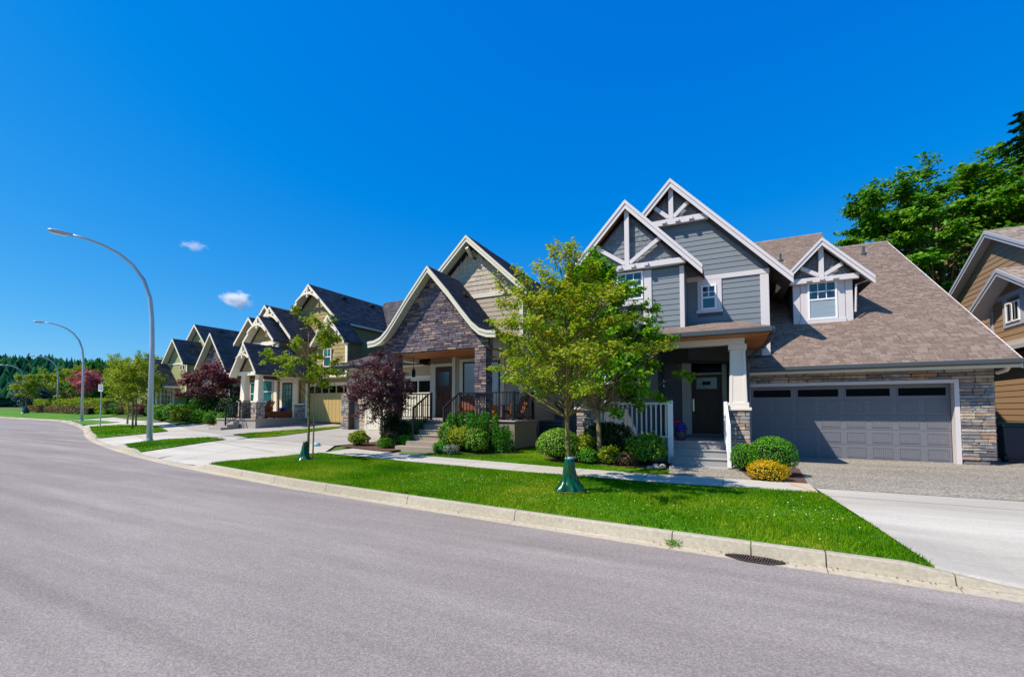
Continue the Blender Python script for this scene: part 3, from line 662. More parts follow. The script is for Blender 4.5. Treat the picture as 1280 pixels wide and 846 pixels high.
board(A, 'F', 15.45, G0, G1, GT, GT+.09, M['white'], .055, t0=-.19)
gd = MB(); gd.box(G0, G1, 15.66, 15.7, .19, GT); gdo = gd.build('garage_door', M['garage'], A)
sec = (GT-.2)/5
for r_ in range(5):
    z0 = .2+sec*r_; z1 = z0+sec-.008
    MB().box(G0+.004, G1-.004, 15.645, 15.662, z0, z1).build('door_section', M['garage'], gdo, bev=.004)
    ncol = 8; cw = (G1-G0)/ncol
    if r_ == 4:
        for k in range(4):
            a = G0+cw*2*k+.09; b = G0+cw*2*(k+1)-.09
            f = MB(); f.box(a-.03, b+.03, 15.632, 15.646, z0+.07, z0+.1); f.box(a-.03, b+.03, 15.632, 15.646, z1-.1, z1-.07); f.box(a-.03, a, 15.632, 15.646, z0+.1, z1-.1); f.box(b, b+.03, 15.632, 15.646, z0+.1, z1-.1)
            f.build('window_frame', M['garage'], gdo); MB().box(a, b, 15.637, 15.6455, z0+.1, z1-.1).build('window_pane', M['glassdark'], gdo)
    else:
        for k in range(ncol):
            a = G0+cw*k+.07; b = G0+cw*(k+1)-.07; za = z0+.06; zb = z1-.06
            p = MB()
            for q in ((a, b, za, za+.02), (a, b, zb-.02, zb), (a, a+.02, za+.02, zb-.02), (b-.02, b, za+.02, zb-.02)): p.box(q[0], q[1], 15.634, 15.6455, q[2], q[3])
            g_ = 9
            for i in range(g_): u = a+.03+(b-a-.06)*(i+.5)/g_; p.box(u-.018, u+.018, 15.640, 15.6455, za+.03, zb-.03)
            p.build('door_panel', M['garage'], gdo)
# main roof, front slope (two ridge heights) and its eaves
X0, X1, XM = -4.9, 6.36, 4.42
YR1, YR2 = 24.3, 26.8
mr = MB(); t_ = .14
mr.prism([(X0, 16.4, mz(16.4)), (X0, YR2, mz(YR2)), (X0, YR2, mz(YR2)-t_), (X0, 16.4, mz(16.4)-t_)], (.3-X0, 0, 0))
mr.prism([(.301, YE, mz(YE)), (.301, YR2, mz(YR2)), (.301, YR2, mz(YR2)-t_), (.301, YE, mz(YE)-t_)], (XM-.301, 0, 0))
mr.prism([(XM, YE, mz(YE)), (XM, YR1, mz(YR1)), (XM, YR1, mz(YR1)-t_), (XM, YE, mz(YE)-t_)], (X1-XM, 0, 0))
mr.prism([(XM, YR1, mz(YR1)), (XM, YR1+9.2, mz(YR1)-6), (XM, YR1+9.2, mz(YR1)-6.1), (XM, YR1, mz(YR1)-t_)], (X1-XM, 0, 0))
mr.prism([(X0, YR2, mz(YR2)), (X0, YR2+10, mz(YR2)-6.5), (X0, YR2+10, mz(YR2)-6.6), (X0, YR2, mz(YR2)-t_)], (XM-X0, 0, 0))
mro = mr.build('roof', M['roofA'], A, label='long brown shingled slope above the garage')
sv = Vector((0, 1, SL)).normalized()
L1 = (YR1-YE)*math.sqrt(1+SL*SL); L2 = (YR2-YE)*math.sqrt(1+SL*SL)
def okA(c):
    x, y = c[:, 0], c[:, 1]
    bad = (x < 1.25) & (y > 15.4) & (c[:, 2] < 9.3-1.08*np.abs(x+1.6)+.1) & (y < 25)
    bad |= (x < -.2) & (y < 15.6)
    bad |= (x > 2.03) & (x < 3.66) & (y > 17.4) & (c[:, 2] < 7.1-1.07*np.abs(x-2.83)-.02)
    return ~bad
shingles(mro, (XM+.001, YE-.02, ZE-.013), (1, 0, 0), X1-XM+.01, tuple(sv), L1, M['shingleA'], .27, .13, okA, .014, 4)
shingles(mro, (.3, YE-.02, ZE-.013), (1, 0, 0), XM-.3, tuple(sv), L2, M['shingleA'], .27, .13, okA, .014, 5)
rc = MB()
for i in range(20):
    a = XM+.02+(X1-XM)*i/20; rc.add([(a, YR1-.14, mz(YR1)-.07), (a+.12, YR1-.14, mz(YR1)-.07), (a+.12, YR1, mz(YR1)+.035), (a, YR1, mz(YR1)+.03), (a+.12, YR1+.14, mz(YR1)-.07), (a, YR1+.14, mz(YR1)-.07)], [(0, 1, 2, 3), (3, 2, 4, 5)])
for i in range(30):
    a = .3+(XM-.3)*i/30; rc.add([(a, YR2-.14, mz(YR2)-.07), (a+.16, YR2-.14, mz(YR2)-.07), (a+.16, YR2, mz(YR2)+.035), (a, YR2, mz(YR2)+.03), (a+.16, YR2+.14, mz(YR2)-.07), (a, YR2+.14, mz(YR2)-.07)], [(0, 1, 2, 3), (3, 2, 4, 5)])
rc.build('ridge_cap', M['shingleA'], A, kind='stuff')
# rake board on the right edge of the roof (follows the slope in Y)
rk = MB(); rk.prism([(X1+.003, YE, mz(YE)+.0), (X1+.003, YR1, mz(YR1)+.0), (X1+.003, YR1, mz(YR1)-.24), (X1+.003, YE, mz(YE)-.24)], (.035, 0, 0)); rk.build('rake_board', M['creamA'], A)
sf = MB(); sf.prism([(XR, YE+.1, mz(YE)-.17), (XR, YR1, mz(YR1)-.31), (XR, YR1, mz(YR1)-.33), (XR, YE+.1, mz(YE)-.19)], (X1-XR, 0, 0)); sf.build('soffit', M['cream'], A)
g = MB(); g.box(.5, X1+.04, YE-.13, YE-.012, ZE-.13, ZE-.01); g.build('gutter', M['gutter'], A, bev=.02)
board(A, 'F', YE+.03, .5, X1, ZE-.22, ZE-.13, M['cream'], .03, 'fascia')
MB().box(.3, X1-.01, YE+.04, 15.44, 2.80, 2.825).build('soffit', M['woodsoffit'], A)
def vent(parent, x, y, z, m=M['gutter'], s=1):
    v = MB(); v.lathe((x, y, z-.1), [(.1*s, 0), (.1*s, .12), (.045*s, .16), (.045*s, .42*s)], 10); return v.build('roof_vent', m, parent)
vent(A, 5.26, 23.0, mz(23.0)+.05); vent(A, 2.3, 23.5, mz(23.5)+.05)
# body above, behind
wall_solid(A, 'F', 16.25, [(-2.02, .5), (.3, .5), (.3, 3.8), (-2.02, 3.8)], M['backA'], .1)
ub = wall_solid(A, 'F', 15.6, [(-4.6, 3.4), (1.19, 3.0), (1.19, 6.2), (-1.6, 9.1), (-4.4, 6.2)], M['backA'], .12)
holes = [(-.84, -.1, 4.72, 5.93), (-5, 1.19, 5.85, 6.02)]
siding(ub, 'F', 15.6, [(-1.15, 3.2), (.96, 3.1), (.96, 5.86), (-1.15, 5.86)], M['sidingA'], .172, holes)
siding(ub, 'F', 15.6, [(-4.3, 6.02), (1.1, 6.02), (.9, 6.3), (-.62, 7.9), (-2.6, 7.9)], M['sidingA'], .172, ())
shakes(ub, 'F', 15.6, [(-2.7, 7.9), (-.55, 7.9), (-1.6, 9.0)], M['shakeA'], .16)
board(ub, 'F', 15.6, .962, 1.2, 3.2, 5.84, M['white'], .04, 'corner_board')
board(ub, 'F', 15.6, -1.17, 1.22, 5.845, 6.0, M['white'], .05)
wr = wall_solid(A, 'R', 1.19, [(15.61, 3.0), (26, 3.0), (26, 5.9), (15.61, 5.9)], M['backA'], .12)
siding(wr, 'R', 1.19, [(15.61, 3.2), (26, 7.5), (26, 5.7), (15.61, 5.7)], M['sidingA'], .172, join=True)
# small window in that wall
for q in ((-.84, -.735, 4.87, 5.68), (-.275, -.12, 4.87, 5.68), (-.84, -.12, 5.68, 5.845)): board(ub, 'F', 15.6, *q, M['white'], .045)
board(ub, 'F', 15.6, -.88, -.1, 4.77, 4.87, M['white'], .07, 'sill')
window(A, 'F', 15.58, -.735, -.275, 4.87, 5.68, M['vinyl'], M['glass'], (1, 1), rail=5.27)
S1 = 1.08
big = (prof2(-1.61, 9.36, S1, -3.35), prof2(-1.61, 9.36, S1, 3.42))
gable_roof(A, *big, 15.28, 25.5, M['roofA'], M['white'], bw=.30, soffit_mat=M['woodsoffit'], fin=.31)
truss(A, -1.61, 9.36, S1, 15.38, M['white'], .15, 7.83, 1.14, .2, brace=.52, blocks=4)
# front bay with its own gable
fb = wall_solid(A, 'F', 14.55, [(-4.5, .6), (-2.03, .6), (-2.03, 3.55), (-1.17, 3.55), (-1.17, 6.3), (-2.87, 8.1), (-4.5, 6.4)], M['backA'], .12)
holes = [(-3.5, -2.13, 4.6, 6.12)]
siding(fb, 'F', 14.55, [(-4.4, 3.9), (-1.3, 3.9), (-1.3, 6.1), (-4.4, 6.1)], M['sidingA'], .172, holes)
siding(fb, 'F', 14.55, [(-4.1, 1.7), (-2.0, 1.7), (-2.0, 3.6), (-4.1, 3.6)], M['sidingA'], .172, [(-3.75, -2.5, 1.75, 3.2)])
shakes(fb, 'F', 14.55, [(-4.45, 6.3), (-1.25, 6.3), (-2.87, 8.05)], M['shakeA'], .165, seed=4)
board(fb, 'F', 14.55, -1.295, -1.16, 4.1, 6.12, M['white'], .04, 'corner_board'); board(fb, 'F', 14.55, -4.52, -4.4, 3.9, 6.12, M['white'], .04, 'corner_board')
board(fb, 'F', 14.55, -2.4, -2.14, 4.3, 6.12, M['white'], .045); board(fb, 'F', 14.55, -3.5, -3.26, 4.3, 6.12, M['white'], .045); board(fb, 'F', 14.55, -3.26, -2.4, 5.02, 5.2, M['white'], .06, 'sill')
window(A, 'F', 14.53, -3.255, -2.405, 5.205, 6.12, M['vinyl'], M['glass'], (2, 1), rail=5.62)
fr_ = wall_solid(A, 'R', -1.17, [(14.56, 3.9), (15.59, 3.9), (15.59, 6.2), (14.56, 6.2)], M['backA'], .1)
siding(fr_, 'R', -1.17, [(14.58, 3.9), (15.58, 3.9), (15.58, 6.1), (14.58, 6.1)], M['sidingA'], .172)
fl_ = wall_solid(A, 'L', -4.5, [(14.56, .3), (26, .3), (26, 6.2), (14.56, 6.2)], M['backA'], .1)
siding(fl_, 'L', -4.5, [(14.58, .4), (25.8, .4), (25.8, 6.1), (14.58, 6.1)], M['sidingA'], .19, join=True)
g2 = (prof2(-2.9, 8.46, S1, -2.28), prof2(-2.9, 8.46, S1, 2.28))
gable_roof(A, *g2, 14.25, 17.5, M['roofA'], M['white'], bw=.30, soffit_mat=M['woodsoffit'], fin=.42)
truss(A, -2.88, 8.46, S1, 14.34, M['white'], .15, 6.16, 1.78, .17, brace=1.02, blocks=4)
# dormer on the garage roof
dm = MB(); dm.prism([(2.04, 17.42, 4.3), (3.65, 17.42, 4.3), (3.65, 17.42, 6.1), (2.83, 17.42, 6.95), (2.04, 17.42, 6.1)], (0, 4.5, 0)); dmo = dm.build('dormer', M['backA'], A)
siding(dmo, 'L', 2.04, [(17.43, 4.4), (19.2, 5.6), (19.6, 5.9), (17.43, 5.9)], M['sidingA'], .172, join=True)
siding(dmo, 'R', 3.65, [(17.43, 4.4), (19.2, 5.6), (19.6, 5.9), (17.43, 5.9)], M['sidingA'], .172, join=True)
shakes(dmo, 'F', 17.42, [(2.05, 5.95), (3.62, 5.95), (2.83, 6.9)], M['shakeA'], .16, seed=6)
for q in ((2.03, 2.235), (2.245, 2.44), (3.245, 3.455), (3.47, 3.66)): board(dmo, 'F', 17.42, q[0], q[1], 4.46, 5.86, M['white'], .05 if q[0] in (2.245, 3.245) else .035)
board(dmo, 'F', 17.42, 2.2, 3.47, 4.44, 4.58, M['white'], .075, 'sill')
window(dmo, 'F', 17.40, 2.44, 3.245, 4.585, 5.83, M['vinyl'], M['glass'], (2, 1), rail=5.25, blind=True)
g3 = (prof2(2.83, 7.22, 1.07, -1.32), prof2(2.83, 7.22, 1.07, 1.34))
gable_roof(A, *g3, 17.08, 21.9, M['roofA'], M['white'], bw=.27, soffit_mat=M['cream'], fin=.4)
truss(A, 2.82, 7.22, 1.07, 17.2, M['white'], .14, 5.79, .98, .17, brace=.56, blocks=3)
MB().tube([(4.05, 17.3, 5.72), (3.75, 17.36, 5.62), (3.72, 17.38, 4.75)], .03, 8).build('downspout', M['white'], A)
# porch
FZ = .77
pf = MB(); pf.box(-3.9, .52, 12.72, 16.24, .15, FZ-.03); pf.build('porch_base', M['stepA'], A)
MB().box(-3.95, .56, 12.68, 16.23, FZ-.028, FZ).build('porch_floor', M['stepA'], A, bev=.008)
for k in range(3):
    zt = FZ-.19*(k+1); y0 = 12.70-.29*(k+1)
    MB().box(-1.34, -.04, y0, y0+.291+(.0 if k else 0), .1, zt-.03).build('riser', M['stepA'], A)
    MB().box(-1.36, -.02, y0-.03, y0+.288, zt-.028, zt).build('step', M['stepA'], A, bev=.008)
pr_ = [(-4.1, 12.3, 3.64), (.957, 12.3, 3.64), (.30, 15.58, 4.42), (-4.1, 15.58, 4.42)]
rp = MB(); rp.prism(pr_, (0, 0, -.1)); rp.prism([(.957, 12.3, 3.64), (.957, 15.58, 3.64), (.30, 15.58, 4.42)], (0, 0, -.1)); rpo = rp.build('roof', M['roofA'], A, label='low brown roof over the front porch')
vv = Vector((0, 3.28, .78)); Lp = vv.length; vv.normalize()
def okp(c): return (c[:, 0] < .957-(c[:, 1]-12.3)*.2-.02) & ~((c[:, 1] > 14.5) & (c[:, 0] < -1.15))
shingles(rpo, (-4.1, 12.28, 3.638), (1, 0, 0), 5.05, tuple(vv), Lp, M['shingleA'], .27, .13, okp, .014, 9)
g = MB(); g.box(-4.12, 1.0, 12.19, 12.295, 3.50, 3.635); g.build('gutter', M['gutter'], A, bev=.02); MB().box(.96, 1.06, 12.3, 15.58, 3.50, 3.635).build('gutter', M['gutter'], A, bev=.02)
MB().box(-4.1, .94, 12.31, 12.77, 3.488, 3.515).build('soffit', M['woodsoffit'], A); MB().box(.42, .94, 12.775, 15.55, 3.485, 3.512).build('soffit', M['woodsoffit'], A)
cl_ = MB(); cl_.prism([(-3.9, 13.03, 3.54), (-3.9, 14.5, 3.86), (-3.9, 16.22, 3.86), (-3.9, 16.22, 3.88), (-3.9, 14.5, 3.88), (-3.9, 13.03, 3.56)], (4.05, 0, 0)); cl_.build('porch_ceiling', M['woodsoffit'], A)
MB().box(-3.95, .41, 12.78, 13.02, 3.32, 3.486).build('beam', M['creamA'], A, bev=.006); MB().box(.17, .41, 13.022, 15.55, 3.32, 3.484).build('beam', M['creamA'], A)
MB().tube([(1.02, 12.5, 3.5), (.98, 12.75, 3.36), (.62, 13.5, 3.1), (.5, 13.6, 2.9), (.5, 13.6, .8)], .038, 8).build('downspout', M['gutter'], A)
def pillar(xc, yc):
    b = MB(); b.box(xc-.22, xc+.22, yc-.22, yc+.22, .25, 1.59); bo = b.build('pillar_base', M['mortar'], A)
    stones(bo, 'F', yc-.22, [(xc-.25, FZ+.0), (xc+.25, FZ), (xc+.25, 1.585), (xc-.25, 1.585)], M['stoneA'], (.08, .13), (.14, .26), seed=int(21+xc*3), dep=.05)
    stones(bo, 'R', xc+.22, [(yc-.22, .3), (yc+.25, .3), (yc+.25, 1.585), (yc-.22, 1.585)], M['stoneA'], (.08, .13), (.16, .3), seed=23, dep=.045, join=True)
    stones(bo, 'F', yc-.22, [(xc-.25, .25), (xc+.25, .25), (xc+.25, FZ-.04), (xc-.25, FZ-.04)], M['stoneA'], (.08, .13), (.16, .3), seed=25, dep=.045, join=True)
    MB().box(xc-.30, xc+.30, yc-.30, yc+.30, 1.59, 1.67).build('pillar_cap', M['creamA'], A, bev=.012)
    s = MB(); a, c_ = .215, .18
    s.add([(xc-a, yc-a, 1.80), (xc+a, yc-a, 1.80), (xc+a, yc+a, 1.80), (xc-a, yc+a, 1.80), (xc-c_, yc-c_, 3.18), (xc+c_, yc-c_, 3.18), (xc+c_, yc+c_, 3.18), (xc-c_, yc+c_, 3.18)], BOXF)
    so_ = s.build('pillar', M['creamA'], A, bev=.006)
    MB().box(xc-.245, xc+.245, yc-.245, yc+.245, 1.672, 1.80).build('plinth', M['creamA'], so_, bev=.01); MB().box(xc-.215, xc+.215, yc-.215, yc+.215, 3.18, 3.318).build('capital', M['creamA'], so_, bev=.006)
    for sx in (-1, 1):
        q = MB(); q.bar((xc+sx*.17, yc-.218, 1.81), (xc+sx*.14, yc-.186, 3.17), .06, .02, up=(0, 1, 0)); q.build('edge_board', M['creamA'], so_)
pillar(.24, 13.0); pillar(-3.65, 13.0)
# stone wainscot at the left of the porch
sw_ = wall_solid(A, 'F', 14.5, [(-4.65, .2), (-4.0, .2), (-4.0, 1.62), (-4.65, 1.62)], M['mortar'], .06, 'stone_wall'); stones(sw_, 'F', 14.5, [(-4.65, .2), (-3.98, .2), (-3.98, 1.62), (-4.65, 1.62)], M['stoneA'], (.08, .12), (.2, .4), seed=31)
board(A, 'F', 14.5, -4.72, -3.95, 1.62, 1.7, M['creamA'], .12, 'stone_cap')
window(A, 'F', 14.53, -3.7, -2.55, 1.8, 3.15, M['vinyl'], M['glass'], (2, 1), rail=2.5)
# door wall
dw = wall_solid(A, 'F', 16.24, [(-2.02, FZ), (.3, FZ), (.3, 3.87), (-2.02, 3.87)], M['backA'], .05)
siding(dw, 'F', 16.24, [(-2.0, FZ), (-1.42, FZ), (-1.42, 3.86), (-2.0, 3.86)], M['sidingA'], .172)
rw_ = wall_solid(A, 'R', -2.03, [(14.6, FZ), (16.2, FZ), (16.2, 3.85), (14.6, 3.85)], M['backA'], .08); siding(rw_, 'R', -2.03, [(14.62, FZ), (16.2, FZ), (16.2, 3.49), (14.62, 3.49)], M['sidingA'], .172)
lw_ = wall_solid(A, 'L', .18, [(13.3, FZ), (16.2, FZ), (16.2, 3.85), (13.3, 3.55)], M['backA'], .3); siding(lw_, 'L', .18, [(13.4, FZ), (16.2, FZ), (16.2, 3.49), (13.4, 3.49)], M['sidingA'], .172, join=True)
board(A, 'F', 16.24, -1.42, -1.29, FZ, 3.86, M['bright'], .05); siding(dw, 'F', 16.24, [(-1.28, 3.53), (.15, 3.53), (.15, 3.86), (-1.28, 3.86)], M['sidingA'], .172); board(A, 'F', 16.24, -1.287, -1.12, FZ, 3.52, M['bright'], .07); board(A, 'F', 16.24, -.17, -.03, FZ, 3.52, M['bright'], .07); board(A, 'F', 16.24, -1.118, -.172, 3.27, 3.52, M['bright'], .068)
dr = MB(); dr.box(-1.11, -.18, 16.2, 16.235, FZ+.03, 2.80); dro = dr.build('front_door', M['door'], A)
for q in ((-1.0, -.68), (-.61, -.29)):
    MB().box(q[0], q[1], 16.188, 16.199, FZ+.2, FZ+1.25).build('door_panel', M['door'], dro, bev=.008)
f = MB(); f.box(-.96, -.33, 16.18, 16.199, 2.32, 2.36); f.box(-.96, -.33, 16.18, 16.199, 2.66, 2.70); f.box(-.96, -.92, 16.18, 16.199, 2.36, 2.66); f.box(-.37, -.33, 16.18, 16.199, 2.36, 2.66); f.build('window_frame', M['glasslead'], dro)
MB().box(-.92, -.37, 16.185, 16.198, 2.36, 2.66).build('window_pane', M['glasslead'], dro); MB().box(-.78, -.52, 16.178, 16.184, 2.45, 2.57).build('window_pane', M['glassdark'], dro)
MB().box(-1.0, -.29, 16.17, 16.199, 2.24, 2.28).build('shelf', M['door'], dro, bev=.006)
h_ = MB(); h_.bar((-1.06, 16.15, 1.6), (-1.06, 16.15, 1.9), .025); h_.box(-1.085, -1.035, 16.16, 16.2, 1.56, 1.98); h_.build('handle', M['steel'], dro)
MB().box(-1.11, -.18, 16.19, 16.235, 2.80, 2.86).build('transom_bar', M['bright'], A); tb_ = MB(); tb_.box(-1.11, -.18, 16.2, 16.235, 2.862, 3.268); tb_.build('transom_pane', M['glassdark'], A)
MB().box(-1.3, 0, 16.1, 16.235, FZ+.001, FZ+.028).build('threshold', M['white'], A)
# white railings
railing(A, (-3.4, 12.86, FZ), (-1.42, 12.80, FZ), 1.02, M['vinyl'], .125, .04, .1, .06, (True, False), .1)
MB().box(-1.46, -1.33, 12.34, 12.47, .2, 1.86).build('newel_post', M['vinyl'], A, bev=.006)
MB().bar((-1.41, 12.78, FZ+1.0), (-1.40, 12.42, FZ+.95), .05).build('handrail', M['vinyl'], A)
railing(A, (-.06, 12.66, FZ), (.0, 11.85, .22), 1.0, M['vinyl'], .12, .04, .1, .055, (True, True), .09)
# crawl wall & basement under the left part
wall_solid(A, 'F', 14.6, [(-4.5, .1), (-1.2, .1), (-1.2, .8), (-4.5, .8)], M['mortar'], .1)

# ------------------------------------------------------------------ beige house with the stone porch gable
B = thing('house', 'beige house with a swooping stone gable over its front porch and black railings', 'house', (-9.5, 15.2, .3))
def S_(pts, y0, y1): return [(x*y1/y0, 1.6+(z-1.6)*y1/y0) for x, z in pts]
import mathutils
_f, _y0 = 549.1, 489.15
XC = -9.95
prR = [(XC, 6.97), (-9.02, 5.93), (-8.42, 5.19), (-8.02, 4.72), (-7.72, 4.47), (-7.42, 4.36), (-7.06, 4.33)]
prL = [(2*XC-x, z) for x, z in prR]
PF = 1.25
mb = MB()
gp = [(XC, 6.78), (-9.04, 5.78), (-8.46, 5.05), (-8.06, 4.58), (-7.76, 4.33), (-7.55, 4.25)]
gpl = [(2*XC-x, z) for x, z in gp[::-1]][:-1]
stonepoly = gpl+gp+[(-7.55, 3.84), (-12.32, 3.84)]
sb = wall_solid(B, 'F', 13.52, [(p[0], p[1]) for p in stonepoly], M['mortar'], .25, 'stone_gable')
stones(sb, 'F', 13.52, stonepoly, M['stoneB'], (.065, .105), (.18, .42), seed=12)
def bcol(x0, x1, seed, depth=.42):
    c = MB(); c.box(x0, x1, 13.52, 13.52+depth, .35, 3.84); co = c.build('stone_column', M['mortar'], B)
    stones(co, 'F', 13.52, [(x0, .5), (x1+.03, .5), (x1+.03, 3.83), (x0, 3.83)], M['stoneB'], (.075, .11), (.16, .3), seed=seed, join=True)
    stones(co, 'R', x1, [(13.55, .5), (13.52+depth, .5), (13.52+depth, 3.83), (13.55, 3.83)], M['stoneB'], (.075, .11), (.16, .34), seed=seed+1, dep=.03, join=True)
bcol(-12.2, -11.8, 41); bcol(-8.12, -7.67, 51)
stones(sb, 'R', -7.55, [(13.55, 3.84), (13.77, 3.84), (13.77, 4.25), (13.55, 4.25)], M['stoneB'], (.1, .13), (.2, .3), seed=61, dep=.03, join=True)
MB().box(-12.3, -7.55, 13.53, 15.19, 3.80, 3.835).build('porch_ceiling', M['woodsoffit'], B)
MB().box(-7.85, -7.6, 13.96, 15.15, 3.62, 3.8).build('beam', M['cream'], B); MB().box(-12.2, -11.9, 13.96, 15.15, 3.62, 3.8).build('beam', M['cream'], B)
MB().box(-7.78, -7.56, 13.8, 15.15, 3.84, 4.3).build('frieze', M['cream'], B)
gable_roof(B, prL, prR, 13.1, 17.2, M['roofB'], M['cream'], bw=.25, soffit_mat=M['cream'], fin=.4, shing=M['shingleB'], two=True, w=.3, e=.14,
           ok=lambda c: ~((c[:, 1] > 15.15) & (c[:, 0] > -7.0)), seed=13)
g = MB(); g.box(-7.1, -6.98, 13.12, 15.1, 4.2, 4.32); g.build('gutter', M['black'], B, bev=.02)
bv = MB(); bv.box(-9.15, -8.95, 14.2, 14.5, 5.98, 6.14); bv.build('roof_vent', M['black'], B, bev=.03)
# main wall
XK = -7.0
bw_ = wall_solid(B, 'F', 15.2, [(-11.35, .4), (XK, .4), (XK, 6.1), (-9.3, 8.12), (-11.35, 6.3)], M['backB'], .15)
siding(bw_, 'F', 15.2, [(-10.4, 4.0), (XK-.14, 4.0), (XK-.14, 6.12), (-10.4, 6.12)], M['sidingB'], .19)
siding(bw_, 'F', 15.2, [(-11.3, PF), (XK-.14, PF), (XK-.14, 3.79), (-11.3, 3.79)], M['sidingB'], .19, [(-11.3, -10.05, 1, 3.8), (-9.85, -7.8, 1.3, 3.8)])
shakes(bw_, 'F', 15.2, [(-11.4, 6.28), (-7.05, 6.28), (-9.28, 8.15)], M['shakeB'], .19, wd=(.16, .3), seed=14)
board(bw_, 'F', 15.2, -11.3, -7.1, 6.12, 6.28, M['cream'], .05); board(bw_, 'F', 15.2, XK-.14, XK+.01, .5, 6.12, M['cream'], .04, 'corner_board')
sbr = wall_solid(B, 'R', XK, [(15.21, .3), (26, .4), (26, 6.1), (15.21, 6.1)], M['backB'], .12)
siding(sbr, 'R', XK, [(15.22, .4), (25.8, .4), (25.8, 6.1), (15.22, 6.1)], M['sidingB'], .19, join=True)
board(sbr, 'R', XK, 16.4, 17.2, 1.9, 3.2, M['cream'], .03); window(B, 'R', XK+.02, 16.5, 17.1, 2.0, 3.1, M['vinyl'], M['glass'], (0, 0), rail=2.6)
gB = (prof2(-9.28, 8.60, .93, -2.65), prof2(-9.28, 8.60, .93, 2.65))
gable_roof(B, *gB, 14.72, 25.5, M['roofB'], M['cream'], bw=.27, soffit_mat=M['cream'], fin=.46, shing=M['shingleB'], shing_sides='R', w=.6, e=.3)
MB().bar((-9.28, 14.75, 8.1), (-9.28, 15.15, 7.85), .12, .12).build('bracket', M['cream'], B)
b_ = MB(); b_.lathe((-9.15, 15.15, 7.72), [(.03, 0), (.06, .05), (.03, .1)], 8); b_.build('soffit_light', M['black'], B)
vent(B, -7.6, 18.3, 8.6-.93*1.68+.1, M['black'], .8)
# porch door, windows
board(B, 'F', 15.2, -11.32, -11.05, PF, 3.55, M['cream'], .06); board(B, 'F', 15.2, -11.05, -10.12, 3.42, 3.55, M['cream'], .06); board(B, 'F', 15.2, -10.2, -10.05, PF, 3.79, M['cream'], .08, 'pilaster')
d = MB(); d.box(-11.04, -10.21, 15.16, 15.195, PF+.04, 3.42); do = d.build('front_door', M['door'], B)
MB().box(-10.88, -10.36, 15.145, 15.158, 2.62, 3.2).build('window_pane', M['glasslead'], do, bev=.006)
for q in ((-10.88, -10.65), (-10.59, -10.36)): MB().box(q[0], q[1], 15.148, 15.158, 1.5, 2.45).build('door_panel', M['door'], do, bev=.006)
MB().box(-10.97, -10.93, 15.09, 15.16, 2.1, 2.4).build('handle', M['steel'], do)
MB().box(-11.04, -10.21, 15.1, 15.19, PF, PF+.05).build('threshold', M['cream'], B)
for q in ((-9.85, -9.68, 1.3, 3.68), (-7.98, -7.8, 1.3, 3.68), (-9.68, -7.98, 3.55, 3.68), (-9.68, -7.98, 1.3, 1.4)): board(B, 'F', 15.2, *q, M['cream'], .05)
window(B, 'F', 15.18, -9.68, -7.98, 1.4, 3.55, M['black'], M['blind'], (1, 0))
MB().tube([(-11.6, 14.4, 3.8), (-11.6, 14.4, 3.3)], .012, 6).build('lantern_chain', M['black'], B)
ln = MB(); ln.lathe((-11.6, 14.4, 2.95), [(.05, 0), (.075, .03), (.085, .26), (.03, .36), (.02, .4)], 6); ln.build('porch_lantern', M['black'], B)
# porch floor and steps
MB().box(-11.95, -6.45, 13.3, 15.19, .3, PF-.05).build('porch_base', M['backB'], B); MB().box(-12.0, -6.4, 13.25, 15.19, PF-.048, PF).build('porch_floor', M['slabC'], B, bev=.01)
for k in range(3):
    zt = PF-.17*(k+1); y0 = 13.25-.3*(k+1)
    MB().box(-9.92, -8.72, y0, y0+.302, .3, zt-.03).build('riser', M['step'], B); MB().box(-9.94, -8.70, y0-.03, y0+.299, zt-.028, zt).build('step', M['step'], B, bev=.01)
MB().box(-9.98, -8.4, 11.98, 12.345, .2, .55).build('landing', M['step'], B, bev=.01)
MB().box(-10.15, -8.3, 11.64, 11.975, .2, .40).build('step', M['step'], B, bev=.01)
railing(B, (-11.6, 13.42, PF), (-9.98, 13.42, PF), .96, M['black'], .13, .022, .1, .045, (True, True), .08)
railing(B, (-8.68, 13.42, PF), (-6.55, 13.42, PF), .96, M['black'], .13, .022, .1, .045, (True, True), .08)
railing(B, (-6.55, 13.42, PF), (-6.55, 15.1, PF), .96, M['black'], .13, .022, .1, .045, (False, True), .08)
railing(B, (-8.68, 13.3, PF), (-8.68, 12.4, .72), .96, M['black'], .13, .022, .1, .045, (False, True), .07)
railing(B, (-9.98, 13.3, PF), (-9.98, 12.4, .72), .96, M['black'], .13, .022, .1, .045, (False, True), .07)
# garage wing at the left
gw = wall_solid(B, 'F', 15.95, [(-17.0, .4), (-11.35, .4), (-11.35, 3.9), (-17.0, 3.9)], M['backB'], .15)
siding(gw, 'F', 15.95, [(-16.9, .5), (-11.4, .5), (-11.4, 3.85), (-16.9, 3.85)], M['sidingB'], .19, [(-15.75, -11.5, 0, 3.2)])
for q in ((-15.75, -15.6, .5, 3.0), (-11.75, -11.5, .5, 3.0), (-15.75, -11.5, 3.0, 3.16)): board(gw, 'F', 15.95, *q, M['cream'], .06)
gdB = MB(); gdB.box(-15.58, -11.77, 15.9, 15.94, .6, 2.99); gdb = gdB.build('garage_door', M['cream'], B)
for r_ in range(4):
    for k in range(5):
        a = -15.5+.75*k; z0 = .66+r_*.585
        MB().box(a, a+.66, 15.882, 15.899, z0, z0+.5).build('window_pane' if r_ == 3 else 'door_panel', M['glassdark'] if r_ == 3 else M['cream'], gdb, bev=.005)
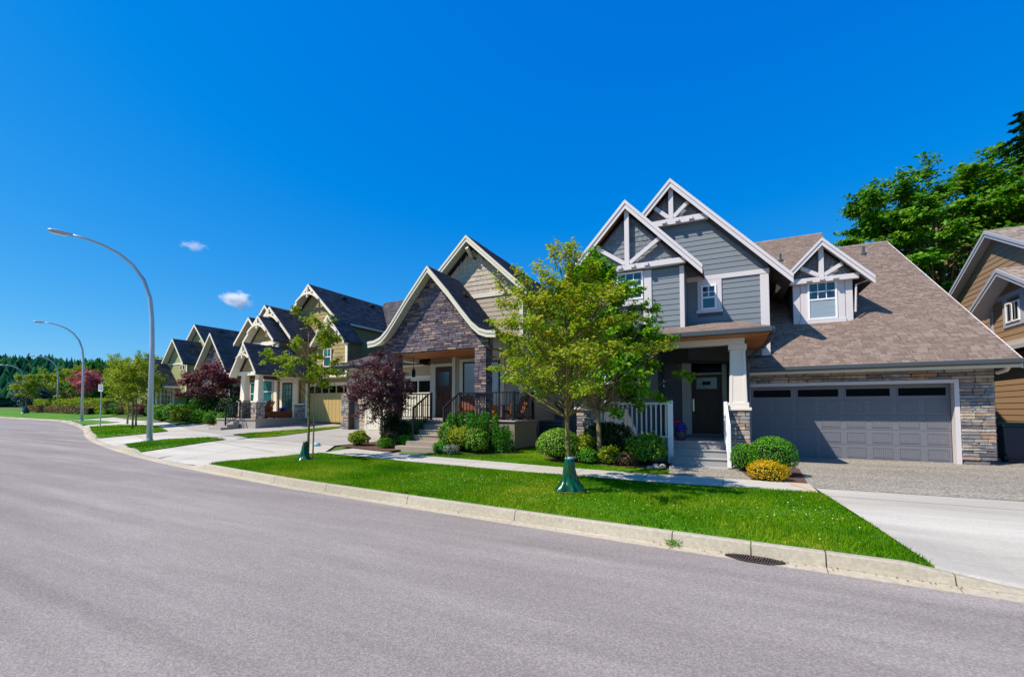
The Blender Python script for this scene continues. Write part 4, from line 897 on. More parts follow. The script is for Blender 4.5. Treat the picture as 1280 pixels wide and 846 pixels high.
pc = MB(); pc.box(-16.95, -16.45, 15.6, 15.94, .4, 2.4); pco = pc.build('stone_pier', M['mortar'], B); stones(pco, 'F', 15.6, [(-16.95, .5), (-16.45, .5), (-16.45, 2.4), (-16.95, 2.4)], M['stoneA'], (.1, .14), (.16, .3), seed=71, join=True)
lr = MB(); lr.prism([(-17.4, 15.3, 3.72), (-11.9, 15.3, 3.72), (-11.9, 17.8, 4.5), (-17.4, 17.8, 4.5)], (0, 0, -.1)); lro = lr.build('roof', M['roofB'], B, label='low dark roof over the garage wing')
shingles(lro, (-17.4, 15.29, 3.722), (1, 0, 0), 5.4, tuple(Vector((0, 2.5, .78)).normalized()), 2.6, M['shingleB'], .5, .2, None, .014, 17)
MB().box(-17.42, -11.9, 15.2, 15.295, 3.58, 3.7).build('gutter', M['black'], B); MB().box(-17.4, -11.9, 15.3, 15.93, 3.57, 3.6).build('soffit', M['cream'], B)

# ------------------------------------------------------------------ olive tan house
Cc = thing('house', 'olive tan house with pointed white timbered gables, corner porch and tan garage door', 'house', (-21.5, 17, .8))
RC = dict(rm=M['roofB'], bm_=M['creamC'], soffit_mat=M['cream'], two=False)
# garage front and its body
cw_ = wall_solid(Cc, 'F', 17.05, [(-24.2, .9), (-17.3, .9), (-17.3, 3.75), (-24.2, 3.75)], M['backC'], .15)
siding(cw_, 'F', 17.05, [(-24.2, 1.95), (-17.6, 1.95), (-17.6, 3.6), (-24.2, 3.6)], M['sidingC'], .19, [(-21.25, -17.75, 0, 3.1), (-23.5, -22.1, 0, 3.5), (-25, -23.9, 0, 3.6)], join=False)
st_ = wall_solid(Cc, 'F', 17.0, [(-22.15, .8), (-21.25, .8), (-21.25, 1.9), (-22.15, 1.9)], M['mortar'], .04, 'stone_wall'); stones(st_, 'F', 17.0, [(-22.15, .85), (-21.25, .85), (-21.25, 1.9), (-22.15, 1.9)], M['stoneA'], (.09, .13), (.2, .4), seed=81)
MB().box(-22.2, -21.22, 16.86, 17.0, 1.9, 1.98).build('stone_cap', M['creamC'], Cc)
gC = MB(); gC.box(-21.1, -17.78, 17.0, 17.04, .95, 2.95); gco = gC.build('garage_door', M['tandoor'], Cc)
for i in range(12):
    a = -21.08+i*.275; MB().box(a, a+.255, 16.985, 16.999, 1.0, 2.42).build('door_board', M['tandoor'], gco)
MB().box(-21.1, -17.78, 16.98, 16.999, 2.43, 2.5).build('rail', M['tandoor'], gco)
for i in range(6): MB().box(-21.05+i*.555, -20.6+i*.555, 16.985, 16.999, 2.54, 2.9).build('window_pane', M['glassdark'], gco)
for q in ((-21.25, -21.1, .9, 3.1), (-17.78, -17.66, .9, 3.1), (-21.1, -17.78, 2.95, 3.1)): board(Cc, 'F', 17.05, *q, M['creamC'], .09)
pc = MB(); pc.box(-17.66, -17.25, 16.75, 17.15, .8, 2.25); pco = pc.build('stone_pier', M['mortar'], Cc); stones(pco, 'F', 16.75, [(-17.66, .85), (-17.25, .85), (-17.25, 2.25), (-17.66, 2.25)], M['stoneA'], (.1, .14), (.16, .3), seed=83); stones(pco, 'R', -17.25, [(16.75, .85), (17.15, .85), (17.15, 2.25), (16.75, 2.25)], M['stoneA'], (.1, .14), (.2, .3), seed=84)
wall_solid(Cc, 'R', -17.3, [(17.06, .8), (27, .9), (27, 3.7), (17.06, 3.7)], M['backC'], .1)
kr = MB(); kr.prism([(-24, 16.4, 3.45), (-16.9, 16.4, 3.45), (-16.9, 18.4, 4.0), (-24, 18.4, 4.0)], (0, 0, -.1)); kro = kr.build('roof', M['roofB'], Cc, label='narrow skirt roof over the garage door')
shingles(kro, (-24, 16.39, 3.452), (1, 0, 0), 7.1, tuple(Vector((0, 2, .55)).normalized()), 2.05, M['shingleB'], .5, .22, None, .014, 19)
MB().box(-24, -16.9, 16.3, 16.39, 3.32, 3.44).build('gutter', M['creamC'], Cc); MB().box(-24, -16.95, 16.4, 17.04, 3.3, 3.33).build('soffit', M['cream'], Cc)
# main upper body with the tall gable
up = wall_solid(Cc, 'F', 18.05, [(-24.3, 3.4), (-19.75, 3.4), (-19.75, 6.4), (-21.98, 8.6), (-24.3, 6.4)], M['backC'], .15)
shakes(up, 'F', 18.05, [(-24.3, 5.2), (-19.75, 5.2), (-19.75, 6.4), (-21.98, 8.6), (-24.3, 6.4)], M['shakeC'], .2, join=True, wd=(.2, .36))
sC = wall_solid(Cc, 'R', -19.75, [(18.06, 3.3), (26, 3.3), (26, 6.6), (18.06, 6.6)], M['backC'], .12); siding(sC, 'R', -19.75, [(18.06, 3.5), (26, 3.5), (26, 6.5), (18.06, 6.5)], M['sidingC'], .19, join=True)
gm = (prof2(-21.98, 9.0, .955, -2.6), prof2(-21.98, 9.0, .955, 2.45))
gable_roof(Cc, *gm, 17.6, 24.4, bw=.2, shing=M['shingleB'], w=.5, e=.2, fin=.42, **RC)
arch_truss(Cc, -21.98, 9.0, .955, 17.52, M['creamC'], .95, .42)
cr2 = MB(); cr2.prism([(-22.4, 22.6, 9.0), (-18.9, 22.6, 6.6), (-16.4, 22.6, 6.6), (-16.4, 25.6, 9.35), (-22.4, 25.6, 9.35)], (0, .1, 0))
cr3 = MB(); cr3.prism([(-21.98, 24.0, 9.3), (-16.6, 24.0, 9.3), (-16.0, 21.6, 6.6), (-21.98, 21.6, 6.6)], (0, 0, -.1)); c3 = cr3.build('roof', M['roofB'], Cc, label='cross roof behind the tall gable')
shingles(c3, (-21.98, 21.6, 6.605), (1, 0, 0), 5.7, tuple(Vector((0, 2.4, 2.7)).normalized()), 3.6, M['shingleB'], .5, .2, lambda c: c[:, 0] > -19.6-(c[:, 2]-6.6)*.9, .014, 23)
cr4 = MB(); cr4.prism([(-16.6, 24.0, 9.3), (-16.0, 21.6, 6.6), (-13.9, 24.5, 6.6)], (-.05, .05, -.1)); cr4.build('roof', M['roofB'], Cc, label='hip end of the cross roof')
wall_solid(Cc, 'F', 22.3, [(-20, 3), (-16.3, 3), (-16.3, 6.6), (-20, 6.6)], M['backC'], .1)
for yy in (19.6, 22.0): MB().box(-21.55, -21.3, yy, yy+.35, 8.52, 8.68).build('roof_vent', M['black'], Cc, bev=.03)
MB().box(-19.6, -19.5, 17.62, 21.4, 6.5, 6.62).build('gutter', M['creamC'], Cc)
# small gable over the garage
dC = MB(); dC.prism([(-20.45, 17.0, 3.5), (-18.1, 17.0, 3.5), (-18.1, 17.0, 5.3), (-19.25, 17.0, 6.45), (-20.45, 17.0, 5.3)], (0, 1.0, 0)); dco = dC.build('dormer', M['backC'], Cc)
shakes(dco, 'F', 17.0, [(-20.43, 3.9), (-18.24, 3.9), (-18.24, 5.25), (-19.25, 6.4), (-20.43, 5.25)], M['shakeC'], .2, join=True, holes=[(-19.9, -19.2, 3.8, 5)])
board(dco, 'F', 17.0, -18.24, -18.08, 3.5, 5.25, M['creamC'], .05, 'corner_board')
window(dco, 'F', 16.98, -19.85, -19.25, 3.95, 4.95, M['creamC'], M['teal'], (1, 0), rail=4.5)
gs = (prof2(-19.25, 6.75, 1.17, -1.3), prof2(-19.25, 6.75, 1.17, 1.25))
gable_roof(Cc, *gs, 16.65, 18.0, bw=.2, shing=M['shingleB'], w=.5, e=.2, fin=.35, **RC); arch_truss(Cc, -19.25, 6.75, 1.17, 16.58, M['creamC'], .75, .4)
# second gable (middle) with its wall
mC = MB(); mC.prism([(-24.9, 16.4, 3.5), (-21.5, 16.4, 3.5), (-21.5, 16.4, 5.7), (-23.12, 16.4, 7.2), (-24.9, 16.4, 5.7)], (0, 7, 0)); mco = mC.build('wall', M['backC'], Cc)
shakes(mco, 'F', 16.4, [(-24.8, 3.9), (-21.66, 3.9), (-21.66, 5.6), (-23.12, 7.1), (-24.8, 5.6)], M['shakeC'], .2, join=True)
siding(mco, 'R', -21.5, [(16.42, 3.6), (18.0, 3.6), (18.0, 5.65), (16.42, 5.65)], M['sidingC'], .19, join=True)
board(mco, 'F', 16.4, -21.66, -21.48, 3.6, 5.6, M['creamC'], .05, 'corner_board')
g2 = (prof2(-23.12, 7.45, 1.01, -1.85), prof2(-23.12, 7.45, 1.01, 1.82))
gable_roof(Cc, *g2, 16.0, 19.5, bw=.2, shing=M['shingleB'], w=.5, e=.2, fin=.38, **RC); arch_truss(Cc, -23.12, 7.45, 1.01, 15.93, M['creamC'], .85, .42)
# small gable in front with the blue window
nC = MB(); nC.prism([(-24.0, 15.62, 3.9), (-21.72, 15.62, 3.9), (-21.72, 15.62, 5.35), (-22.95, 15.62, 6.5), (-24.0, 15.62, 5.35)], (0, 1.2, 0)); nco = nC.build('dormer', M['backC'], Cc)
shakes(nco, 'F', 15.62, [(-24.0, 5.35), (-21.85, 5.35), (-22.95, 6.5)], M['shakeC'], .2, join=True)
board(nco, 'F', 15.62, -24.0, -21.85, 5.2, 5.36, M['creamC'], .06); board(nco, 'F', 15.62, -21.85, -21.7, 4.2, 5.2, M['creamC'], .05, 'corner_board'); siding(nco, 'F', 15.62, [(-22.1, 4.2), (-21.86, 4.2), (-21.86, 5.2), (-22.1, 5.2)], M['sidingC'], .19, join=True)
window(nco, 'F', 15.6, -23.3, -22.1, 4.3, 5.2, M['creamC'], M['teal'], (1, 0))
g3 = (prof2(-22.98, 6.78, 1.06, -1.3), prof2(-22.98, 6.78, 1.06, 1.32))
gable_roof(Cc, *g3, 15.25, 17.0, bw=.18, shing=M['shingleB'], w=.5, e=.2, fin=.35, **RC); arch_truss(Cc, -22.98, 6.78, 1.06, 15.18, M['creamC'], .78, .4)
# gables at the far left of the house
for (xc, zp, yb, hf) in ((-28.1, 7.7, 18, 1.5), (-28.7, 8.9, 19.5, 1.6)):
    wl = wall_solid(Cc, 'F', yb+.4, [(xc-hf+.2, 1.2), (xc+hf-.2, 1.2), (xc+hf-.2, zp-hf*1.1), (xc, zp-.35), (xc-hf+.2, zp-hf*1.1)], M['backC'], 4)
    shakes(wl, 'F', yb+.4, [(xc-hf+.25, 4), (xc+hf-.25, 4), (xc+hf-.25, zp-hf*1.1), (xc, zp-.4), (xc-hf+.25, zp-hf*1.1)], M['shakeC'], .22, join=True)
    gable_roof(Cc, prof2(xc, zp, 1.1, -hf), prof2(xc, zp, 1.1, hf), yb, yb+4.5, bw=.2, shing=M['shingleB'], w=.6, e=.3, fin=.38, **RC)
# porch
pg = (prof2(-21.57, 4.97, 1.5, -1.05), prof2(-21.57, 4.97, 1.5, 1.0))
PCZ = 1.18
gable_roof(Cc, *pg, 13.6, 16.4, bw=.15, shing=M['shingleB'], w=.4, e=.18, fin=.35, **RC); arch_truss(Cc, -21.57, 4.97, 1.5, 13.54, M['creamC'], .46, .2, .07, .06)
wg = wall_solid(Cc, 'F', 14.0, [(-22.3, 3.55), (-20.85, 3.55), (-21.57, 4.6)], M['backC'], .1); shakes(wg, 'F', 14.0, [(-22.25, 3.6), (-20.9, 3.6), (-21.57, 4.55)], M['shakeC'], .16, join=True)
MB().box(-22.5, -20.8, 13.95, 14.2, 3.36, 3.56).build('beam', M['creamC'], Cc); MB().box(-21.06, -20.82, 14.22, 17.0, 3.36, 3.52).build('beam', M['creamC'], Cc)
MB().box(-24, -21.0, 14.25, 17.0, 3.53, 3.56).build('porch_ceiling', M['cream'], Cc)
for x0, x1 in ((-22.5, -22.15), (-21.4, -21.05)):
    b = MB(); b.box(x0-.03, x1+.03, 14.02, 14.4, PCZ, 2.0); bo = b.build('pillar_base', M['mortar'], Cc); stones(bo, 'F', 14.02, [(x0-.03, PCZ), (x1+.03, PCZ), (x1+.03, 2.0), (x0-.03, 2.0)], M['stoneA'], (.08, .12), (.12, .25), seed=int(91+x0)); stones(bo, 'R', x1+.03, [(14.02, PCZ), (14.4, PCZ), (14.4, 2.0), (14.02, 2.0)], M['stoneA'], (.08, .12), (.12, .25), seed=93)
    MB().box(x0-.08, x1+.08, 13.96, 14.46, 2.0, 2.07).build('pillar_cap', M['creamC'], Cc)
    t = .04; MB().add([(x0, 14.06, 2.07), (x1, 14.06, 2.07), (x1, 14.38, 2.07), (x0, 14.38, 2.07), (x0+t, 14.1, 3.36), (x1-t, 14.1, 3.36), (x1-t, 14.34, 3.36), (x0+t, 14.34, 3.36)], BOXF).build('pillar', M['creamC'], Cc)
MB().box(-24.2, -21.02, 13.95, 17.0, .6, PCZ-.06).build('porch_base', M['slabC'], Cc); MB().box(-24.2, -20.98, 13.9, 17.0, PCZ-.06, PCZ).build('porch_floor', M['slabC'], Cc)
for k in range(3): MB().box(-23.2, -22.2, 13.88-.3*(k+1), 13.88-.3*k, .5, PCZ-.14*(k+1)).build('step', M['slabC'], Cc)
railing(Cc, (-22.2, 13.9, PCZ), (-22.2, 13.2, .85), .9, M['black'], .12, .02, .1, .04, (True, True), .06)
railing(Cc, (-22.1, 14.0, PCZ), (-21.45, 14.0, PCZ), .9, M['black'], .12, .02, .1, .04, (False, False), .06)
for q in ((-22.1, -21.75),): board(Cc, 'F', 16.95, q[0], q[1], 1.98, 3.36, M['creamC'], .1, 'pilaster')
board(Cc, 'F', 17.0, -23.9, -23.6, PCZ, 3.5, M['creamC'], .1, 'pilaster')
for q in ((-23.42, -23.22, PCZ, 3.35), (-22.33, -22.13, PCZ, 3.35), (-23.22, -22.33, 3.2, 3.35)): board(Cc, 'F', 17.02, *q, M['creamC'], .06)
d = MB(); d.box(-23.22, -22.33, 16.97, 17.01, PCZ+.03, 3.2); do = d.build('front_door', M['door'], Cc)
for i in range(3):
    for j in range(4): MB().box(-23.12+i*.24, -22.91+i*.24, 16.955, 16.969, 1.75+j*.34, 2.05+j*.34).build('window_pane', M['teal'], do)
window(Cc, 'F', 17.0, -25.0, -24.05, 1.7, 3.4, M['creamC'], M['teal'], (0, 0), rail=2.7)
lw = wall_solid(Cc, 'F', 17.2, [(-26.6, .9), (-24.0, .9), (-24.0, 3.9), (-26.6, 3.9)], M['backC'], .2); siding(lw, 'F', 17.2, [(-26.5, 1), (-24.0, 1), (-24.0, 3.8), (-26.5, 3.8)], M['sidingC'], .19, [(-26.6, -25.0, 1.5, 3.4)], join=True)
window(Cc, 'F', 17.18, -26.4, -25.2, 1.6, 3.3, M['creamC'], M['teal'], (1, 0), rail=2.6)
lr = MB(); lr.prism([(-26.8, 16.8, 3.8), (-24.0, 16.8, 3.8), (-24.0, 18.4, 4.5), (-26.8, 18.4, 4.5)], (0, 0, -.1)); lr.build('roof', M['roofB'], Cc, label='low roof left of the porch')

# ------------------------------------------------------------------ sage green house, further along
Dd = thing('house', 'sage green house with stepped gables and a steep stone gable, behind the dark red tree', 'house', (-42, 23, 1.3))
def dgable(xc, zp, s, hf, yb, y1, wallz0, stone=False, hr=None):
    hr = hr or hf
    wp_ = [(xc-hf+.25, wallz0), (xc+hr-.25, wallz0), (xc+hr-.25, zp-(hr-.05)*s), (xc, zp-.3), (xc-hf+.25, zp-(hf-.05)*s)]
    wl = wall_solid(Dd, 'F', yb+.5, wp_, M['mortar'] if stone else M['backD'], .2, 'stone_gable' if stone else 'wall')
    if stone: stones(wl, 'F', yb+.5, wp_, M['stoneB'], (.12, .16), (.3, .6), join=True, seed=55)
    else: siding(wl, 'F', yb+.5, wp_, M['sidingD'], .2, join=True)
    side = wall_solid(Dd, 'R', xc+hr-.25, [(yb+.7, wallz0), (y1, wallz0), (y1, zp-(hr-.05)*s), (yb+.7, zp-(hr-.05)*s)], M['backD'], .1)
    siding(side, 'R', xc+hr-.25, [(yb+.7, wallz0), (y1, wallz0), (y1, zp-(hr-.05)*s), (yb+.7, zp-(hr-.05)*s)], M['sidingD'], .2, join=True)
    board(wl, 'F', yb+.5, xc+hr-.4, xc+hr-.23, wallz0, zp-(hr-.05)*s, M['creamC'], .05, 'corner_board')
    gable_roof(Dd, prof2(xc, zp, s, -hf), prof2(xc, zp, s, hr), yb, y1, M['roofB'], M['creamC'], soffit_mat=M['cream'], bw=.22, two=False, shing=M['shingleB'], w=.7, e=.35, fin=.45)
    return wl
dgable(-37.71, 7.9, 1.4, 2.0, 21, 27, 1.3, True, 2.3)
dgable(-47.56, 10.15, 1.1, 3.0, 25, 31, 3)
ww = dgable(-47.3, 8.4, 1.28, 1.9, 23, 27, 3)
board(ww, 'F', 23.5, -49.0, -45.6, 5.95, 6.1, M['creamC'], .06)
for q in (-46.75, -46.3): window(Dd, 'F', 23.48, q, q+.36, 5.4, 5.9, M['creamC'], M['glassdark'])
wall_solid(Dd, 'F', 24.2, [(-45.2, 1.3), (-38.5, 1.3), (-38.5, 5.9), (-45.2, 5.9)], M['backD'], .2)
window(Dd, 'F', 24.15, -43.6, -42.6, 4.2, 5.6, M['creamC'], M['glass'], (1, 1))
for y_ in (27, 29): MB().box(-47.0, -46.7, y_, y_+.4, 9.6, 9.8).build('roof_vent', M['black'], Dd)
MB().box(-46.8, -46.5, 24.1, 24.5, 7.75, 7.92).build('roof_vent', M['black'], Dd)
lowL = (prof2(-49.4, 6.5, 1.06, -2.4), prof2(-49.4, 6.5, 1.06, 2.5))
gable_roof(Dd, *lowL, 21, 24.4, M['roofB'], M['creamC'], soffit_mat=M['cream'], bw=.2, two=False, shing=M['shingleB'], w=.6, e=.3, fin=.45)
MB().box(-46.95, -46.8, 21, 24.4, 3.68, 3.86).build('gutter', M['creamC'], Dd)
lwD = wall_solid(Dd, 'F', 21.5, [(-51.4, 1.2), (-47.3, 1.2), (-47.3, 3.9), (-49.4, 6.1), (-51.4, 3.9)], M['backD'], .2); siding(lwD, 'F', 21.5, [(-51.4, 1.3), (-47.3, 1.3), (-47.3, 3.9), (-49.4, 6.0), (-51.4, 3.9)], M['sidingD'], .2, join=True)
rs = wall_solid(Dd, 'R', -47.2, [(21.7, 1.2), (24.3, 1.2), (24.3, 3.85), (21.7, 3.85)], M['backD'], .1)
siding(rs, 'R', -47.2, [(21.7, 2.0), (24.3, 2.0), (24.3, 3.85), (21.7, 3.85)], M['sidingD'], .2, join=True)
stones(rs, 'R', -47.2, [(21.7, 1.2), (24.3, 1.2), (24.3, 1.98), (21.7, 1.98)], M['stoneB'], (.12, .16), (.3, .5), join=True, seed=57)
MB().box(-47.22, -47.08, 21.7, 24.3, 1.96, 2.05).build('stone_cap', M['creamC'], Dd)
board(rs, 'R', -47.2, 21.7, 21.85, 2.05, 3.85, M['creamC'], .05); board(rs, 'R', -47.2, 23.1, 23.24, 2.05, 3.85, M['creamC'], .05)
window(Dd, 'R', -47.18, 22.1, 22.95, 1.6, 3.6, M['creamC'], M['glass'], (2, 3))
railing(Dd, (-46.5, 21.4, 1.2), (-46.3, 24.0, 1.2), .8, M['black'], .2, .03, .1, .05, (True, True), .07)

# ------------------------------------------------------------------ brown house at the right edge
E_ = thing('house', 'golden brown sided house with grey trimmed gables, cut off by the right edge', 'house', (9.5, 21, .2))
def gside(x, yp, zp, s, yfar, ynear, xb):
    """gable facing the grey house (towards -X): ridge runs along +X"""
    for ye, nm in ((yfar, 'far'), (ynear, 'near')):
        ze = zp-s*abs(ye-yp)
        r = MB(); r.prism([(x, yp, zp), (x, ye, ze), (x, ye, ze-.14), (x, yp, zp-.14)], (xb-x, 0, 0)); ro = r.build('roof', M['shingleE'], E_)
        L = math.hypot(ye-yp, ze-zp)
        if ye < yp: shingles(ro, (x, ye, ze), (1, 0, 0), xb-x, (0, (yp-ye)/L, (zp-ze)/L), L, M['shingleE'], .3, .15, None, .012, 33)
        b = MB(); b.prism([(x-.04, yp, zp-.01), (x-.04, ye, ze-.01), (x-.04, ye, ze-.13), (x-.04, yp, zp-.13)], (.035, 0, 0)); b.build('rake_board', M['greyE'], E_)
        b = MB(); b.prism([(x-.015, yp, zp-.13), (x-.015, ye, ze-.13), (x-.015, ye, ze-.25), (x-.015, yp, zp-.25)], (.03, 0, 0)); b.build('rake_moulding', M['greyE'], E_)
        q = MB(); q.prism([(x+.02, yp, zp-.17), (x+.02, ye, ze-.17), (x+.02, ye, ze-.19), (x+.02, yp, zp-.19)], (.56, 0, 0)); q.build('soffit', M['greyE'], E_)
kE = 1.085
XB = 9.2
mainw = wall_solid(E_, 'L', XB, [(16.2, .2), (27.0, .2), (27.0, 6.3), (22.75, 8.3), (16.2, 5.0)], M['backE'], .3)
siding(mainw, 'L', XB, [(16.2, 3.8), (26.6, 3.8), (26.6, 6.2), (22.75, 8.2), (17.2, 5.2)], M['sidingE'], .2)
gside(8.9, 22.73, 8.43, .52, 26.3, 14.5, 14)
bay = wall_solid(E_, 'L', 8.68, [(17.6, 3.8), (22.0, 3.8), (22.0, 5.35), (20.31, 6.15), (17.6, 4.8)], M['backE'], .76)
siding(bay, 'L', 8.68, [(17.6, 3.95), (21.85, 3.95), (21.85, 5.4), (20.31, 6.12), (17.6, 4.8)], M['sidingE'], .2, [(19.95, 21.15, 4.5, 5.45)])
MB().box(8.64, 8.70, 21.86, 22.02, 3.9, 5.36).build('corner_board', M['greyE'], E_)
board(bay, 'L', 8.68, 17.8, 22.0, 5.42, 5.58, M['greyE'], .05)
for q in ((19.95, 20.15, 4.55, 5.42), (20.95, 21.15, 4.55, 5.42), (19.95, 21.15, 4.42, 4.55)): board(bay, 'L', 8.68, *q, M['greyE'], .05)
window(E_, 'L', 8.66, 20.15, 20.95, 4.56, 5.25, M['vinyl'], M['glass'], (0, 0)); window(E_, 'L', 8.64, 20.53, 20.57, 4.6, 5.2, M['vinyl'], M['vinyl'])
gside(8.2, 20.31, 6.36, .52, 22.6, 16.6, 10)
# skirt roof and the lower wall
sk = MB(); sk.prism([(8.05, 15.8, 3.62), (8.05, 27, 3.62), (8.7, 27, 3.95), (8.7, 15.8, 3.95)], (0, 0, -.08)); sk.build('roof', M['shingleE'], E_, label='narrow skirt roof between the storeys')
MB().box(7.98, 8.05, 15.8, 27, 3.5, 3.62).build('gutter', M['greyE'], E_); board(bay, 'L', 8.68, 16.5, 26, 3.8, 3.95, M['greyE'], .06)
lowe = wall_solid(E_, 'L', 8.45, [(16.2, .1), (27, .1), (27, 3.6), (16.2, 3.6)], M['backE'], .3)
siding(lowe, 'L', 8.45, [(16.2, .25), (27, .25), (27, 3.5), (16.2, 3.5)], M['sidingE'], .2)
lf = wall_solid(E_, 'F', 16.2, [(8.45, .1), (14, .1), (14, 5.0), (8.45, 5.0)], M['backE'], .3); siding(lf, 'F', 16.2, [(8.5, .2), (14, .2), (14, 4.9), (8.5, 4.9)], M['sidingE'], .2, join=True)

# ------------------------------------------------------------------ vegetation
def unit(v): return v/np.maximum(np.linalg.norm(v, axis=1, keepdims=True), 1e-6)
def leaves_mesh(name, c, nrm, size, m, parent, seed=0, aspect=.62, kind=None, curl=.18):
    """one small folded leaf (two quads) per point"""
    g = np.random.default_rng(seed); n = len(c); nrm = unit(nrm+g.normal(0, .001, (n, 3)))
    t = unit(np.cross(nrm, unit(g.normal(0, 1, (n, 3))))); b = np.cross(nrm, t); s = (size*g.uniform(.6, 1.25, n))[:, None]
    p0 = c-t*s*.5; p2 = c+t*s*.5; p1 = c+b*s*aspect*.5+nrm*s*curl; p3 = c-b*s*aspect*.5+nrm*s*curl
    V = np.stack([p0, p1, p2, p3], 1).reshape(-1, 3); i = np.arange(n)*4
    F = np.concatenate([np.stack([i, i+1, i+2], 1), np.stack([i, i+2, i+3], 1)])
    return npmesh(name, V, F, m, parent, kind=kind)
def noise3(p, s, seed):
    g = np.random.default_rng(seed); v = np.zeros(len(p))
    for k in range(5):
        d = g.normal(0, 1, 3)*s*(1+k*.6); v += np.sin(p@d+g.uniform(0, 6.3))/(1+k*.5)
    return v/2.2
def gnd(x, y): return float(Hk(x, y))
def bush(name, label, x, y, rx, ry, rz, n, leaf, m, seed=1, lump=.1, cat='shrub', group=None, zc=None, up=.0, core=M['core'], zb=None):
    z = gnd(x, y) if zb is None else zb; t = thing(name, label, cat, (x, y, z), group)
    g = np.random.default_rng(seed); d = unit(g.normal(0, 1, (n, 3))); d[:, 2] = np.where(d[:, 2] < -.55, -d[:, 2], d[:, 2])
    f = 1+lump*noise3(d, 3.2, seed)-np.abs(g.normal(0, .07, n))-(g.random(n) < .25)*g.uniform(0, .25, n)
    zc = rz*.92 if zc is None else zc
    c = np.stack([x+d[:, 0]*rx*f, y+d[:, 1]*ry*f, z+zc+d[:, 2]*rz*f], 1); c[:, 2] = np.maximum(c[:, 2], z+.02)
    ns = 0 if lump < .1 else 26; S_c = []
    for _ in range(ns):
        dd = g.normal(0, 1, 3); dd[2] = abs(dd[2])+.3; dd /= np.linalg.norm(dd); q = g.uniform(.85, 1.22, 9)[:, None]
        S_c.append(np.array([x, y, z+zc])+dd*q*np.array([rx, ry, rz])+g.normal(0, leaf*.3, (9, 3)))
    if ns: c = np.concatenate([c]+S_c); d = np.concatenate([d]+[g.normal(0, 1, (9, 3)) for _ in range(ns)]); n = len(c)
    leaves_mesh('foliage', c, d+g.normal(0, .45, (n, 3))+np.array([0, 0, up]), leaf, m, t, seed)
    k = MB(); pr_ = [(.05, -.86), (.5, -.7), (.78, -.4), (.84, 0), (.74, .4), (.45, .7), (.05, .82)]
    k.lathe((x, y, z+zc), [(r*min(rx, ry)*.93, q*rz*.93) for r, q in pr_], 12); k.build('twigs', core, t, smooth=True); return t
def spiky(name, label, x, y, r, h, n, m, seed=1, cat='shrub', group=None, stems=9, leaf=.06):
    """upright columnar plant made of several leafy spires"""
    z = gnd(x, y); t = thing(name, label, cat, (x, y, z), group); g = np.random.default_rng(seed); C_ = []; N_ = []; tr = MB()
    for i in range(stems):
        a = 6.28*i/stems+g.uniform(-.3, .3); rr = r*math.sqrt(g.uniform(.1, 1)); hh = h*g.uniform(.72, 1.05); bx, by = x+math.cos(a)*rr, y+math.sin(a)*rr; k = n//stems
        u = g.random(k)**.8; rad = (.16*(1-u)**.5+.025)*g.uniform(.4, 1.1, k); an = g.uniform(0, 6.28, k)
        C_.append(np.stack([bx+np.cos(an)*rad+(u*.05)*math.cos(a), by+np.sin(an)*rad+(u*.05)*math.sin(a), z+.04+u*hh], 1)); N_.append(np.stack([np.cos(an), np.sin(an), np.full(k, .3)], 1))
        tr.tube([(bx, by, z), (bx, by, z+hh*.85)], [.012, .004], 5)
    leaves_mesh('foliage', np.concatenate(C_), np.concatenate(N_)+g.normal(0, .4, (sum(map(len, C_)), 3)), leaf, m, t, seed, .35); tr.build('stems', M['bark'], t)
    return t
